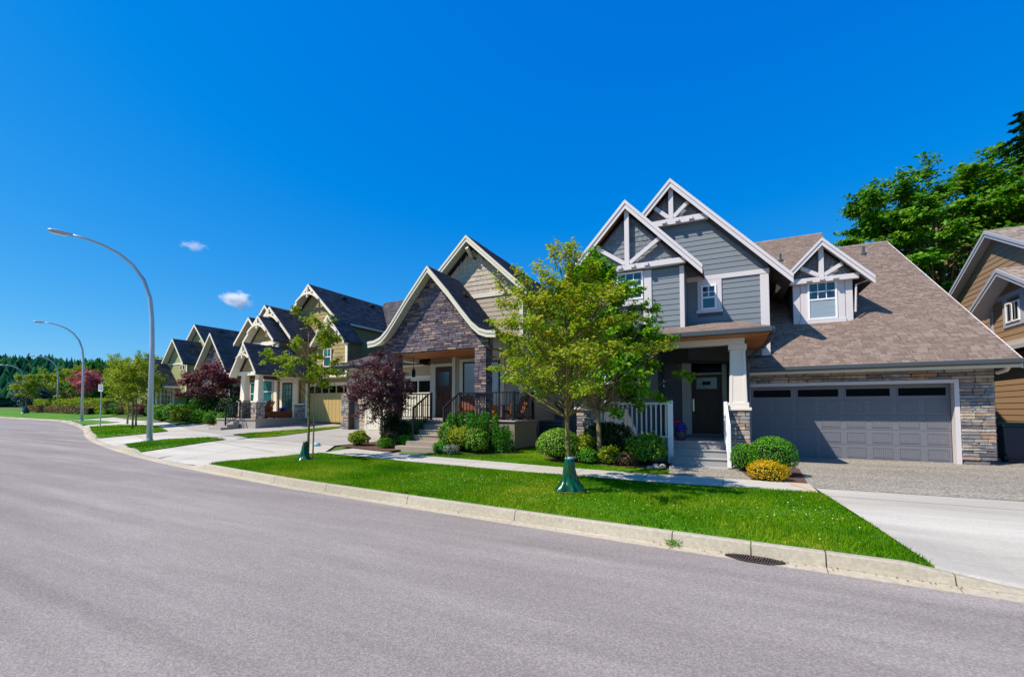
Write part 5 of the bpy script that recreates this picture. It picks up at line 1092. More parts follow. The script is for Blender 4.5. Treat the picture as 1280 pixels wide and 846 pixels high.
def tree(name, label, x, y, cz, rx, ry, rz, ncl, nleaf, leaf, m, bark, trunk_r=.05, fork=None, seed=1, cat='tree', group=None, cr=.26, lean=(0, 0), zb=None, shape=1., flat=.7, sub=2, core=0., drop=0., base_r=None, up=.25, lsc=1.):
    """trunk with limbs reaching every leaf clump; leaves scattered round each clump"""
    z = gnd(x, y) if zb is None else zb; t = thing(name, label, cat, (x, y, z), group); g = np.random.default_rng(seed)
    tops = np.array([x+lean[0], y+lean[1], z+cz]); fork = fork if fork is not None else cz-rz*.9
    d = unit(g.normal(0, 1, (ncl, 3))); rr = g.uniform(core, 1, ncl)**.5*(1+.22*noise3(d, 2.6, seed+5))
    cl = tops+d*rr[:, None]*np.array([rx, ry, rz])
    if shape != 1.: k = (cl[:, 2]-tops[2])/rz; cl[:, :2] = tops[:2]+(cl[:, :2]-tops[:2])*np.clip(1-shape*k, .15, 1.42)[:, None]
    tb = MB(); axis_h = cz+rz*.55; bR = base_r or trunk_r
    ax = lambda u: np.array([x+lean[0]*u*u+math.sin(u*5+seed)*.03*cz*.25, y+lean[1]*u*u+math.cos(u*4+seed)*.03*cz*.25, z+axis_h*u])
    tb.tube([ax(u) for u in np.linspace(0, 1, 9)], [bR*(1-u)**.7*.95+.006 if i else bR*1.25 for i, u in enumerate(np.linspace(0, 1, 9))], 8)
    for i in range(ncl):
        e = cl[i]; hz = max(fork, (e[2]-z)-np.linalg.norm(e[:2]-tops[:2])*g.uniform(.55, 1.1)-.1*rz); hz = min(hz, axis_h*.96); s = ax(hz/axis_h)
        mid = s*.5+e*.5+np.array([0, 0, -.06*np.linalg.norm(e-s)])+g.normal(0, .04, 3)*np.linalg.norm(e-s)
        r0 = max(.006, trunk_r*.42*(1-hz/axis_h)**.6*g.uniform(.5, 1)); tb.tube([s, mid, e], [r0, r0*.6, .004], 5, caps=False)
    nt_ = 4; C_ = []; per = max(3, nleaf//(ncl*nt_)); sz = g.uniform(.6, 1.3, ncl)
    for i in range(ncl):
        out = cl[i]-tops; out = out/max(1e-6, np.linalg.norm(out))
        for k in range(nt_):
            dv = out*.75+g.normal(0, .55, 3)*np.array([1, 1, .5])+np.array([0, 0, up]); dv /= np.linalg.norm(dv); L = cr*2.0*sz[i]*g.uniform(.6, 1.25)
            a = cl[i]-dv*L*.35; b_ = a+dv*L; m_ = (a+b_)/2+np.array([0, 0, L*.05])
            tb.tube([a, m_, b_], [.006*lsc, .004*lsc, .002*lsc], 3, caps=False)
            u = g.random(per)**.8; sp = cr*.42*(1.05-u*.6)[:, None]; q = a+(b_-a)*u[:, None]+g.normal(0, 1, (per, 3))*sp*np.array([1, 1, flat])
            C_.append(q)
    tb.build('trunk', bark, t, smooth=True)
    c = np.concatenate(C_); k = len(c)
    if drop: c[:, 2] -= drop*np.abs(g.normal(0, 1, k))
    nn = g.normal(0, .5, (k, 3))+np.array([0, 0, 1.])+unit(c-tops)*.5
    leaves_mesh('crown', c, nn, leaf, m, t, seed)
    return t
def conifer(name, label, x, y, h, r, n, leaf, m, seed=1, cat='tree', group=None, zb=None):
    z = gnd(x, y) if zb is None else zb; t = thing(name, label, cat, (x, y, z), group); g = np.random.default_rng(seed); tb = MB()
    tb.tube([(x, y, z), (x, y, z+h*.97)], [h*.016, .02], 8); nb = int(h*7); C_ = []
    for i in range(nb):
        u = .08+.9*i/nb; a = i*2.4+g.uniform(-.4, .4); L = r*(1-u)**.8*g.uniform(.6, 1.1)+.12; e = np.array([x+math.cos(a)*L, y+math.sin(a)*L, z+h*u-L*.22]); s = np.array([x, y, z+h*u+.02])
        tb.tube([s, e], [.02+.02*(1-u), .008], 4, caps=False); k = max(6, int(n/nb)); q = g.random(k)**.7; p = s+(e-s)*q[:, None]+g.normal(0, 1, (k, 3))*np.array([.13, .13, .05])*L*.7*(1.1-q*.5)[:, None]; C_.append(p)
    tb.build('trunk', M['bark'], t); c = np.concatenate(C_); leaves_mesh('crown', c, g.normal(0, .5, (len(c), 3))+np.array([0, 0, 1]), leaf, m, t, seed, .35); return t

# street trees on the verge
tree('street_tree', 'young olive-green street tree with a wide airy crown, green watering bag round its foot', -2.56, 7.52, 2.92, 1.38, 1.25, 1.42, 150, 18000, .068, M['leaf_olive'], M['barkg'], .055, 1.3, 3, cr=.2, flat=.6, lean=(-.12, -.05), core=.1, base_r=.048, shape=.4, up=.35)
tree('ornamental_tree', 'dense bright green tree with layered drooping branches in front of the white railing', -3.1, 11.5, 3.4, 1.72, 1.6, 1.95, 230, 34000, .11, M['leaf_green'], M['bark'], .07, 1.4, 8, cr=.27, flat=.4, shape=.5, lean=(-.05, 0), core=.15, up=-.02)
tree('street_tree', 'thin lime-green sapling with sparse crown beside the shared driveway, dark green bag at its foot', -10.61, 8.57, 2.95, 1.0, 1.0, 1.15, 38, 6200, .08, M['leaf_lime'], M['barkg'], .034, 1.3, 12, cr=.2, flat=.5, core=.3, shape=.1, up=.3)
tree('plum_tree', 'purple-leaved plum tree in front of the stone gabled house', -11.15, 12.12, 2.15, 1.08, 1.05, 1.05, 95, 15000, .08, M['leaf_purple'], M['bark'], .05, .7, 21, cr=.26, flat=.5, core=.1, shape=.2, up=.15)
tree('maple_tree', 'dark red maple in the planted bed beside the olive tan house', -30.4, 17.2, 2.4, 1.7, 1.6, 1.2, 80, 10000, .14, M['leaf_red'], M['bark'], .12, .8, 25, cr=.4, flat=.5, core=.1, shape=.15, lsc=2)
for i, (x, y, h, nm) in enumerate(((-36.7, 15.3, 3.4, 'farthest'), (-29.9, 12.7, 2.75, 'nearest'), (-31.6, 13.6, 2.9, 'middle'))):
    tree('street_tree', 'yellow-green street tree on the verge left of the nearest lamp post, %s of three' % nm, x, y, h, 1.25, 1.25, 1.3, 60, 6000, .11, M['leaf_park'], M['bark'], .05, 1.5, 31+i, cr=.3, group='street trees on the left verge', core=.1)
# big maple and fir behind the houses on the right
tree('maple_tree', 'large dark green broadleaf tree rising behind the brown shingled roof', 13.3, 40, 12.2, 6.9, 6.2, 6.0, 210, 78000, .31, M['leaf_maple'], M['bark'], .42, 4, 44, cr=1.0, flat=.34, zb=.3, core=.1, up=.05, lsc=6)
tree('maple_tree', 'broad tree behind the brown house at the right edge, partly hidden by the larger tree', 19.6, 41, 12.4, 5.5, 5, 6.4, 140, 44000, .32, M['leaf_maple'], M['bark'], .34, 4, 45, cr=1.0, flat=.34, zb=.3, core=.1, up=.05, lsc=6)
conifer('fir_tree', 'tall fir with drooping boughs at the top right corner', 17.0, 38.5, 20.6, 5.6, 34000, .26, M['leaf_fir'], 46, zb=.3)
tree('broadleaf_tree', 'green tree crown just showing over the ridge beside the roof vent', 8.9, 42, 9.4, 3.2, 3.0, 3.4, 50, 8000, .33, M['leaf_maple'], M['bark'], .3, 4, 47, cr=.8, flat=.4, zb=.3, lsc=6)

# foundation shrubs
bush('boxwood_bush', 'large round bright green bush left of the two young trees', -4.25, 11.55, .64, .6, .46, 5200, .05, M['leaf_privet'], 51, .07, zc=.44)
bush('boxwood_bush', 'round clipped green bush behind the golden bush', .84, 11.05, .49, .45, .44, 4800, .038, M['leaf_box'], 52, .04, zc=.42)
bush('boxwood_bush', 'small round green bush next to the foot of the white stair rail', .33, 11.6, .33, .32, .34, 2400, .036, M['leaf_box'], 53, .05, zc=.31)
bush('golden_bush', 'low golden-yellow bush at the sidewalk edge beside the driveway', .70, 10.35, .37, .3, .23, 2400, .036, M['leaf_yellow'], 54, .12, zc=.17)
bush('laurel_bush', 'broad dark green bush against the white railing', -3.0, 12.1, .80, .5, .56, 5200, .055, M['leaf_dark'], 55, .12, zc=.52)
bush('rhododendron', 'leafy green bush at the left foot of the grey house steps', -1.95, 11.85, .52, .42, .42, 2600, .075, M['leaf_privet'], 56, .12, zc=.38)
bush('azalea_bush', 'yellow-green bush directly behind the green watering bag', -3.62, 11.75, .40, .35, .36, 1800, .065, M['leaf_chart'], 57, .2, zc=.34)
bush('azalea_bush', 'small light green bush between the tree trunks', -3.35, 11.35, .3, .26, .22, 1200, .055, M['leaf_box'], 58, .2, zc=.18)
bush('spirea_bush', 'low olive-coloured bush in the middle of the bed by the white railing', -2.85, 11.5, .34, .28, .26, 1800, .045, M['leaf_olive'], 59, .18, zc=.2)
bush('spirea_bush', 'low bronze-tinted plant between olive bush and leafy green bush', -2.4, 11.42, .3, .25, .19, 1300, .04, M['leaf_brown'], 60, .25, zc=.13)
for i, (x, y, r) in enumerate(((-1.62, 11.3, .1), (-1.5, 11.55, .08), (-1.75, 11.15, .07))):
    k = MB(); k.lathe((x, y, gnd(x, y)-.02), [(r, 0), (r*1.1, r*.5), (r*.7, r*1.1), (r*.15, r*1.3)], 7); o = k.build('rock', M['rock'], None, smooth=False); tag(o, ('grey boulder at the end of the planting bed near the steps', 'grey stone tucked closest to the stair post', 'smallest stone at the lawn corner by the steps')[i], 'rock')
# shrubs before the stone gabled house
for i, (x, y, r, h, lb) in enumerate(((-8.2, 12.7, .5, 1.22, 'upright dark green feathery shrub nearest the black stair rail'), (-7.3, 12.6, .5, 1.25, 'upright dark green feathery shrub in front of the porch chairs'), (-6.6, 12.6, .32, .85, 'shorter feathery green shrub at the right end of the porch'))):
    spiky('yew_shrub', lb, x, y, r, h, 11000 if i < 2 else 4500, M['leaf_cedar'], 61+i, group='feathery upright shrubs under the porch railing', stems=34 if i < 2 else 14)
bush('barberry_bush', 'yellow-green bush in the middle of the bed before the porch', -7.8, 12.1, .42, .34, .42, 2600, .06, M['leaf_chart'], 64, .22, zc=.42)
bush('azalea_bush', 'chartreuse bush beside the lower porch steps', -8.38, 12.2, .34, .3, .42, 1900, .065, M['leaf_privet'], 65, .25, zc=.46)
bush('azalea_bush', 'light green leafy bush to the right of the yellow-green bush', -7.15, 12.0, .42, .32, .36, 2200, .065, M['leaf_privet'], 66, .25, zc=.36)
bush('spirea_bush', 'small dark green mound at the sidewalk end of the porch bed', -8.15, 11.5, .28, .24, .2, 1300, .045, M['leaf_cedar'], 67, .2, zc=.16)
bush('lavender_bush', 'silver-grey lavender mound at the front of the porch bed', -7.75, 11.45, .32, .22, .17, 1500, .04, M['leaf_grey'], 68, .2, zc=.13)
bush('azalea_bush', 'green and yellow bush left of the plum tree trunk', -11.9, 11.75, .38, .32, .27, 1900, .06, M['leaf_chart'], 69, .2, zc=.24)
bush('azalea_bush', 'bright green low bush right of the plum tree trunk', -10.65, 11.75, .3, .25, .2, 1300, .05, M['leaf_box'], 70, .2, zc=.17)
bush('yew_bush', 'dark green bush under the left porch railing', -10.75, 12.9, .55, .35, .42, 2400, .05, M['leaf_dark'], 71, .2, zc=.42)
bush('yew_bush', 'dark leafy bush at the foot of the left stone column', -11.6, 13.0, .4, .3, .6, 2000, .06, M['leaf_dark'], 72, .2, zc=.6)
spiky('fern_shrub', 'bright green feathery shrub beside the top of the porch steps', -10.25, 12.95, .25, 1.0, 1500, M['leaf_cedar'], 73, stems=8)
bush('barberry_bush', 'bronze low bush between plum tree and steps', -10.95, 12.3, .34, .28, .24, 1300, .05, M['leaf_brown'], 74, .2, zc=.3)
bush('hydrangea_bush', 'bright green bush low before the left porch railing', -10.25, 12.35, .38, .28, .22, 1500, .06, M['leaf_box'], 75, .2, zc=.2)
# bed of the olive house
for i, (x, y, r, mm, lb) in enumerate(((-27.9, 15.1, .48, 'leaf_box', 'round green ball shrub nearest the driveway, left of its two neighbours'), (-26.3, 14.9, .44, 'leaf_box', 'round green ball shrub in the middle of the three before the dark red maple'), (-25.0, 14.8, .42, 'leaf_box', 'round green ball shrub closest to the porch steps'),
      (-33.0, 16.3, .7, 'leaf_box', 'mounded green shrub at the left end of the planted bed'), (-31.5, 15.9, .55, 'leaf_chart', 'yellow-green shrub between green mounds in the bed'), (-30.2, 15.6, .5, 'leaf_chart', 'chartreuse mound in front of the dark red maple'), (-34.3, 16.2, .55, 'leaf_box', 'low green mound at the sidewalk corner of the bed'))):
    bush('ball_shrub', lb, x, y, r, r, r*.85, 1300, .09, M[mm], 80+i, .1, group='shrubs in the bed before the dark red maple')
bush('laurel_bush', 'tall dark green shrub beside the olive house porch steps', -24.6, 15.2, .6, .5, .75, 1800, .1, M['leaf_dark'], 90, .2)
bush('laurel_bush', 'dark green shrub under the dark red maple', -28.9, 17.2, 1.5, .8, .8, 2600, .12, M['leaf_dark'], 91, .2)
bush('laurel_bush', 'bright green shrub behind the row of ball shrubs', -30.8, 17.2, 1.5, .8, .85, 2600, .12, M['leaf_box'], 92, .2)
for i, (x, y) in enumerate(((-41.5, 19.5), (-39.5, 19.3), (-37.5, 19.0), (-44.5, 20.4))):
    bush('ball_shrub', 'clipped green ball shrub before the sage green house, %s of four' % ('second from left', 'third from left', 'rightmost', 'leftmost')[i], x, y, .62, .6, .55, 900, .12, M['leaf_box'], 95+i, .08, group='ball shrubs before the sage green house')
for i, (x, y, r, mm, nm) in enumerate(((-50, 21.5, .9, 'leaf_chart', 'chartreuse'), (-53, 22.3, .9, 'leaf_brown', 'bronze'), (-56, 22.8, .9, 'leaf_box', 'round green'), (-60, 24, 1.0, 'leaf_dark', 'dark green'), (-47.3, 21.0, .7, 'leaf_red', 'reddish'))):
    bush('garden_shrub', '%s shrub in the far garden behind the street trees' % nm, x, y, r, r, r*.8, 1000, .14, M[mm], 101+i, .15)
bush('garden_shrub', 'dark shrub filling the corner behind the far street trees', -52, 25, 3, 1.5, 1.4, 2600, .2, M['leaf_dark'], 107, .2)

# park at the left: hedge, trees, pink tree, spruce
def hedge(name, label, x0, y0, x1, y1, h, wd, n, leaf, m, seed):
    zb = gnd((x0+x1)/2, (y0+y1)/2); t = thing(name, label, 'hedge', ((x0+x1)/2, (y0+y1)/2, zb)); g = np.random.default_rng(seed); u = g.random(n); side = g.random(n)
    d = np.array([x1-x0, y1-y0]); L = np.linalg.norm(d); nrm = np.array([-d[1], d[0]])/L; top = h*(1+.12*np.sin(u*31)+.08*np.sin(u*77+1)); v = g.random(n); o = (g.random(n)-.5)*wd
    istop = g.random(n) < .4; zz = np.where(istop, top, v*top); oo = np.where(istop, o, np.where(g.random(n) < .5, -.5, .5)*wd*(1-.2*v))
    c = np.stack([x0+d[0]*u+nrm[0]*oo, y0+d[1]*u+nrm[1]*oo, gnd(x0, y0)+(gnd(x1, y1)-gnd(x0, y0))*u+zz], 1)+g.normal(0, .06, (n, 3))
    leaves_mesh('foliage', c, g.normal(0, .6, (n, 3))+np.array([0, 0, .7]), leaf, m, t, seed)
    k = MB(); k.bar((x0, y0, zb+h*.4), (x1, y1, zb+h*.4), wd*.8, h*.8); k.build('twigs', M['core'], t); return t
hedge('hedge', 'long yellow-green hedge along the far end of the street', -98, 29.5, -62, 24.6, 1.5, 1.6, 9000, .22, M['leaf_park'], 111)
hedge('hedge', 'low bronze shrub border in front of the long hedge', -98, 28.3, -66, 24.2, .75, .9, 3500, .2, M['leaf_brown'], 112)
tree('street_tree', 'young tree with a green watering bag at the far left end of the street', -89.8, 25.6, 3.9, 1.6, 1.6, 1.7, 40, 3000, .22, M['leaf_park'], M['bark'], .08, 1.6, 113, cr=.45)
tree('cherry_tree', 'pink-leaved tree behind the second lamp post', -74.2, 26.5, 4.1, 2.1, 2.0, 1.3, 60, 5000, .2, M['leaf_pink'], M['bark'], .09, 1.8, 114, cr=.45)
for i, (x, y, cz, rx, rz, mm, lb) in enumerate(((-82, 31, 3.9, 3.4, 2.8, 'leaf_cedar', 'dark green broad tree behind the pink tree'), (-96, 33, 4.0, 4.6, 2.6, 'leaf_lime', 'yellow-green wide tree above the long hedge'), (-112, 38, 4.6, 5, 3.2, 'leaf_park', 'green tree at the left edge behind the hedge'), (-66, 31, 3.7, 3, 2.6, 'leaf_park', 'yellow-green tree right of the pink tree'),
       (-60, 29.5, 3.6, 3, 2.6, 'leaf_park', 'loose green tree behind the street sign'), (-54, 28, 3.9, 2.6, 2.5, 'leaf_lime', 'bright green tree left of the sage green house'), (-90, 42, 4.6, 5, 3.2, 'leaf_cedar', 'dark tree mass behind the yellow-green tree'), (-74, 40, 3.8, 5, 2.6, 'leaf_park', 'tall loose tree far behind the pink tree'), (-104, 30.5, 2.6, 2.6, 1.9, 'leaf_blue', 'blue-grey shrub-like tree at the far left'))):
    tree('park_tree', lb, x, y, cz, rx, rx, rz, 80, 9000, .3, M[mm], M['bark'], .16, .8, 120+i, cr=.6, core=.05, lsc=4, up=.2)
conifer('spruce_tree', 'pointed dark conifer rising in front of the wooded hill', -150, 62, 14, 4.5, 3000, .6, M['leaf_far'], 140)

# wooded hill: one mass of far conifers
g = np.random.default_rng(77); VV = []; FF = []; cnt = 0
while cnt < 9000:
    r = g.uniform(250, 640); a = g.uniform(-.5, 2.2); x = -r*math.cos(a); y = r*math.sin(a)
    if y < 10: y = abs(y)
    z = float(gz(x, y)); h = g.uniform(7, 12.5)*(1 if g.random() < .7 else .7); rad = h*g.uniform(.26, .4); k = 7; b = len(VV); ph = g.uniform(0, 6)
    tiers = 3; rnd_ = g.random() < .35; rad *= 1.25 if rnd_ else 1; h *= .8 if rnd_ else 1
    for ti in range(tiers):
        zb_ = z-1+h*(ti*.28); zt_ = z+h*(.5+.25*ti); rr = rad*((1-.28*ti) if not rnd_ else (1, 1.05, .75)[ti]); b = len(VV)
        for j in range(k): q = ph+6.283*j/k; rj = rr*g.uniform(.7, 1.2); VV.append((x+math.cos(q)*rj, y+math.sin(q)*rj, zb_+g.uniform(-.4, .4)))
        VV.append((x, y, zt_)); 
        for j in range(k): FF.append((b+j, b+(j+1) % k, b+k))
    cnt += 1
fo = npmesh('forest', VV, FF, M['leaf_far'], None, kind='stuff')
fo['label'] = 'dark conifer forest covering the far hill'

# ------------------------------------------------------------------ grass on the verge and lawns
def inpoly(px, py, poly):
    ins = np.zeros(len(px), bool); n = len(poly)
    for i in range(n):
        x1, y1 = poly[i]; x2, y2 = poly[(i+1) % n]
        c = ((y1 > py) != (y2 > py)) & (px < (x2-x1)*(py-y1)/(y2-y1+1e-12)+x1); ins ^= c
    return ins
def blades(poly, dens, h, m, seed, off=.0, w_=.0045, name='grass', avoid=()):
    g = np.random.default_rng(seed); P_ = np.array(poly); lo = P_.min(0); hi = P_.max(0); n = int((hi-lo).prod()*dens); x = g.uniform(lo[0], hi[0], n); y = g.uniform(lo[1], hi[1], n); k = inpoly(x, y, poly)
    for ax, ay, ar in avoid: k &= (x-ax)**2+(y-ay)**2 > ar*ar
    x, y = x[k], y[k]; n = len(x); z = Hk(x, y)+off; a = g.uniform(0, 6.28, n); pat = .75+.35*np.sin(x*1.7+np.sin(y*2.1)*1.5)*np.sin(y*2.3+x*.4); hh = h*g.uniform(.55, 1.25, n)*pat; lx = g.normal(0, .35, n)*hh; ly = g.normal(0, .35, n)*hh
    W = w_*g.uniform(.8, 1.6, n); c, s = np.cos(a)*W, np.sin(a)*W
    V = np.stack([np.stack([x-c, y-s, z], 1), np.stack([x+c, y+s, z], 1), np.stack([x+lx, y+ly, z+hh], 1)], 1).reshape(-1, 3); F = np.arange(3*n).reshape(-1, 3)
    o = npmesh(name, V, F, m, None, kind='stuff'); return o
o = blades(lawn1, 3600, .055, M['grass'], 201, avoid=[(-2.56, 7.52, .26), (-10.61, 8.57, .2)]); o['label'] = 'mown grass of the verge between kerb and sidewalk'
o = blades(lawnA, 1800, .05, M['grass'], 202, w_=.006); o['label'] = 'mown grass strip in front of the shrubs'
o = blades(strip2, 900, .05, M['grass'], 203, .03, .01); o['label'] = 'mown grass strip round the nearest lamp post'
o = blades(strip1, 350, .06, M['grass'], 204, .03, .015); o['label'] = 'mown grass under the three street trees'
o = blades(mid, 900, .05, M['grass'], 205, .03, .01); o['label'] = 'mown grass strip between the two driveways'
# clover flowers
g = np.random.default_rng(9); C_ = []
for (cx, cy, sx, sy, n) in ((-4.3, 7.9, .9, .35, 150), (-2.9, 6.6, .7, .25, 60), (.6, 6.9, .5, .6, 70), (1.0, 7.6, .25, .8, 60), (-.4, 6.7, .5, .3, 35), (-6, 7.6, 1, .6, 40), (-1, 7.3, 1.5, .7, 50)):
    C_.append(np.stack([g.normal(cx, sx, n), g.normal(cy, sy, n)], 1))
c = np.concatenate(C_); k = inpoly(c[:, 0], c[:, 1], lawn1); c = c[k]; c = np.column_stack([c, Hk(c[:, 0], c[:, 1])+g.uniform(.035, .065, len(c))])
o = leaves_mesh('clover', c, np.tile([0, 0, 1.], (len(c), 1))+g.normal(0, .3, (len(c), 3)), .017, M['clover'], None, 5, .9, kind='stuff'); o['label'] = 'tiny white clover flowers dotted in the verge'
# weed in the gutter
g = np.random.default_rng(10); n = 160; c = np.stack([g.normal(-.6, .05, n), g.normal(5.53, .04, n), .01+g.uniform(0, .07, n)], 1)
t = thing('weed', 'small green weed growing in the gutter crack beside the kerb', 'weed', (-.6, 5.42, 0)); leaves_mesh('foliage', c, g.normal(0, 1, (n, 3)), .03, M['leaf_box'], t, 6, .3)
# dry leaf litter in the gutter and by the drain
g = np.random.default_rng(12); n = 260; x = g.uniform(-9, 3, n); x[:70] = g.normal(.2, .35, 70); c = np.stack([x, K(x)-.14-np.abs(g.normal(0, .06, n)), zr(x)+.022+g.uniform(0, .004, n)], 1)
o = leaves_mesh('leaf_litter', c, np.tile([0, 0, 1.], (n, 1))+g.normal(0, .25, (n, 3)), .022, M['leaf_brown'], None, 7, .6, kind='stuff'); o['label'] = 'dry leaf litter lying along the gutter'
# bark mulch rings
for (x, y, r) in ((-2.56, 7.52, .30), (-10.61, 8.57, .24)): patch('mulch', [(x+r*math.cos(a)*(1+.15*math.sin(a*3)), y+r*math.sin(a)) for a in np.linspace(0, 6.2, 14)], .02, M['soil'])

# ------------------------------------------------------------------ street furniture and small things
def lamp(bx, by, d, hh=9.0, reach=3.05, label='', group='street lamps along the kerb', s=1.):
    z = gnd(bx, by); d = Vector((d[0], d[1], 0)).normalized(); t = thing('street_lamp', label, 'street lamp', (bx, by, z), group)
    b0 = Vector((bx, by, z)); pts = [b0]; rad = [.105*s]
    prof = [(.02, 4.3), (.06, 5.4), (.14, 6.2), (.36, 6.9), (.72, 7.42), (1.15, 7.76), (1.65, 7.97), (2.1, 8.06), (2.45, 8.07)]
    k = (hh/9.)
    for i, (u, q) in enumerate(prof): pts.append(b0+d*u+Vector((0, 0, (q-.36)*k))); rad.append(.085*s-.045*s*(i+1)/len(prof))
    m_ = MB(); m_.tube(pts, rad, 12); m_.build('pole', M['galv'], t, smooth=True)
    m_ = MB(); m_.box(bx-.17, bx+.17, by-.17, by+.17, z-.02, z+.03); m_.lathe((bx, by, z+.03), [(.13, 0), (.12, .1)], 12); m_.build('base_plate', M['galv'], t)
    for sx in (-1, 1):
        for sy in (-1, 1): MB().box(bx+sx*.13-.02, bx+sx*.13+.02, by+sy*.13-.02, by+sy*.13+.02, z+.03, z+.08).build('bolt', M['galv'], t)
    e = pts[-1]; h = MB(); x = Vector((-d.y, d.x, 0)); L = .62; secs = [(0, .05, .04), (.12, .10, .06), (.35, .13, .075), (.55, .11, .06), (.64, .03, .02)]; vs = []; fs = []
    for i, (u, wd, th) in enumerate(secs):
        c = e+d*u+Vector((0, 0, .01+.02*u))
        for j in range(10): a = 6.283*j/10; vs.append(c+x*math.cos(a)*wd+Vector((0, 0, 1))*math.sin(a)*th)
    for i in range(len(secs)-1):
        for j in range(10): fs.append((i*10+j, i*10+(j+1) % 10, i*10+10+(j+1) % 10, i*10+10+j))
    fs.append(tuple(range(10))[::-1]); fs.append(tuple(range(40, 50))); h.add(vs, fs); h.build('lamp_head', M['galv'], t, smooth=True)
    l = MB(); c = e+d*.36+Vector((0, 0, -.065)); l.bar(c-d*.2, c+d*.2, .16, .03); l.build('lamp_glass', M['lamplens'], t, bev=.01)
    return t
lamp(-21.01, 9.52, (-.21, -.98), 9., label='tall grey street lamp with long curved arm, nearest the camera')
lamp(-50.04, 17.66, (-.3, -.95), 9.6, label='tall grey street lamp with curved arm, second along the street')
lamp(-84, 27, (-.6, -.8), 9., label='distant street lamp seen just right of the second lamp post')
lamp(-110, 31, (-.6, -.8), 9., label='farthest street lamp, its head below that of its neighbour')
lamp(-84.5, 14.6, (-.6, .1), 7.2, label='street lamp arm curving in at the left edge of the picture')
# watering bags: tent of green plastic round the trunk foot
def water_bag(x, y, h, r, label, seed, rt=.1, lean=0):
    z = gnd(x, y); t = thing('watering_bag', label, 'watering bag', (x, y, z)); m_ = MB(); n = 48; rows = 16; vs = []; fs = []
    for i in range(rows):
        u = i/(rows-1); rr = rt+(r-rt)*(max(0, 1-u*1.25)**1.5); rr *= 1+.10*math.sin(u*9+seed)
        if u > .9: rr *= 1-.35*(u-.9)/.1
        for j in range(n):
            a = 6.283*j/n; fold = .14*math.sin(a*2+seed+u*1.2)+.10*math.sin(a*5+seed*2+2.5*math.sin(u*3+a))+.045*math.sin(a*9-u*6+3*math.sin(a*2+u*4))+.02*math.sin(a*17+u*14); f = 1+fold*(1.25-u*.5)
            vs.append((x+math.cos(a)*rr*f+lean*(u*.1+.02*math.sin(u*6)), y+math.sin(a)*rr*f, z+.01+u*h*(1+.03*math.sin(a*2))+.015*math.sin(a*5)*u))
    for i in range(rows-1):
        for j in range(n): fs.append((i*n+j, i*n+(j+1) % n, (i+1)*n+(j+1) % n, (i+1)*n+j))
    m_.add(vs, fs); m_.build('bag', M['bag'], t, smooth=True)
    m_ = MB(); m_.lathe((x+lean*.1, y, z+h-.035), [(rt*.85, 0), (rt*.95, .02), (rt*.8, .045), (rt*.5, .05)], 14); m_.build('collar', M['lid'] if seed == 1 else M['bag'], t, smooth=True)
    return t
water_bag(-2.56, 7.52, .60, .22, 'shiny green plastic watering bag flaring round the trunk of the nearest street tree', 1, .085)
water_bag(-10.68, 8.50, .50, .19, 'dark green watering bag leaning at the foot of the thin sapling', 2, .06, .8)
water_bag(-89.8, 25.6, .9, .5, 'green watering bag at the far left end of the street', 3, .2)
t = thing('tree_stake', 'slim wooden stake standing beside the thin sapling', 'stake', (-10.45, 8.62, gnd(-10.45, 8.62))); MB().tube([(-10.45, 8.62, .2), (-10.43, 8.62, 1.35)], .022, 6).build('stake_pole', M['bark'], t)
MB().tube([(-10.44, 8.62, 1.25), (-10.6, 8.58, 1.27)], .01, 5).build('tie', M['black'], t)
# sign post
t = thing('street_sign', 'small white parking sign with red mark on a slim grey post', 'sign', (-36.5, 13.8, gnd(-36.5, 13.8))); zz = gnd(-36.5, 13.8)
MB().tube([(-36.5, 13.8, zz), (-36.5, 13.8, zz+2.95)], .035, 8).build('post', M['galv'], t)
pl = MB(); dx = Vector((.88, .47, 0)); c = Vector((-36.5, 13.76, zz+2.55)); pl.bar(c-dx*.15, c+dx*.15, .02, .46); pp = pl.build('sign_plate', M['signwhite'], t)
f_ = Vector((.47, -.88, 0))*.014
MB().bar(c+f_-dx*.08+Vector((0, 0, -.02)), c+f_+dx*.08+Vector((0, 0, -.02)), .004, .17).build('red_mark', M['signred'], pp); MB().bar(c+f_*1.3-dx*.04+Vector((0, 0, -.02)), c+f_*1.3+dx*.04+Vector((0, 0, -.02)), .004, .08).build('white_mark', M['signwhite'], pp)
MB().bar(c+f_-dx*.1+Vector((0, 0, .15)), c+f_+dx*.1+Vector((0, 0, .15)), .004, .03).build('black_line', M['signblack'], pp)
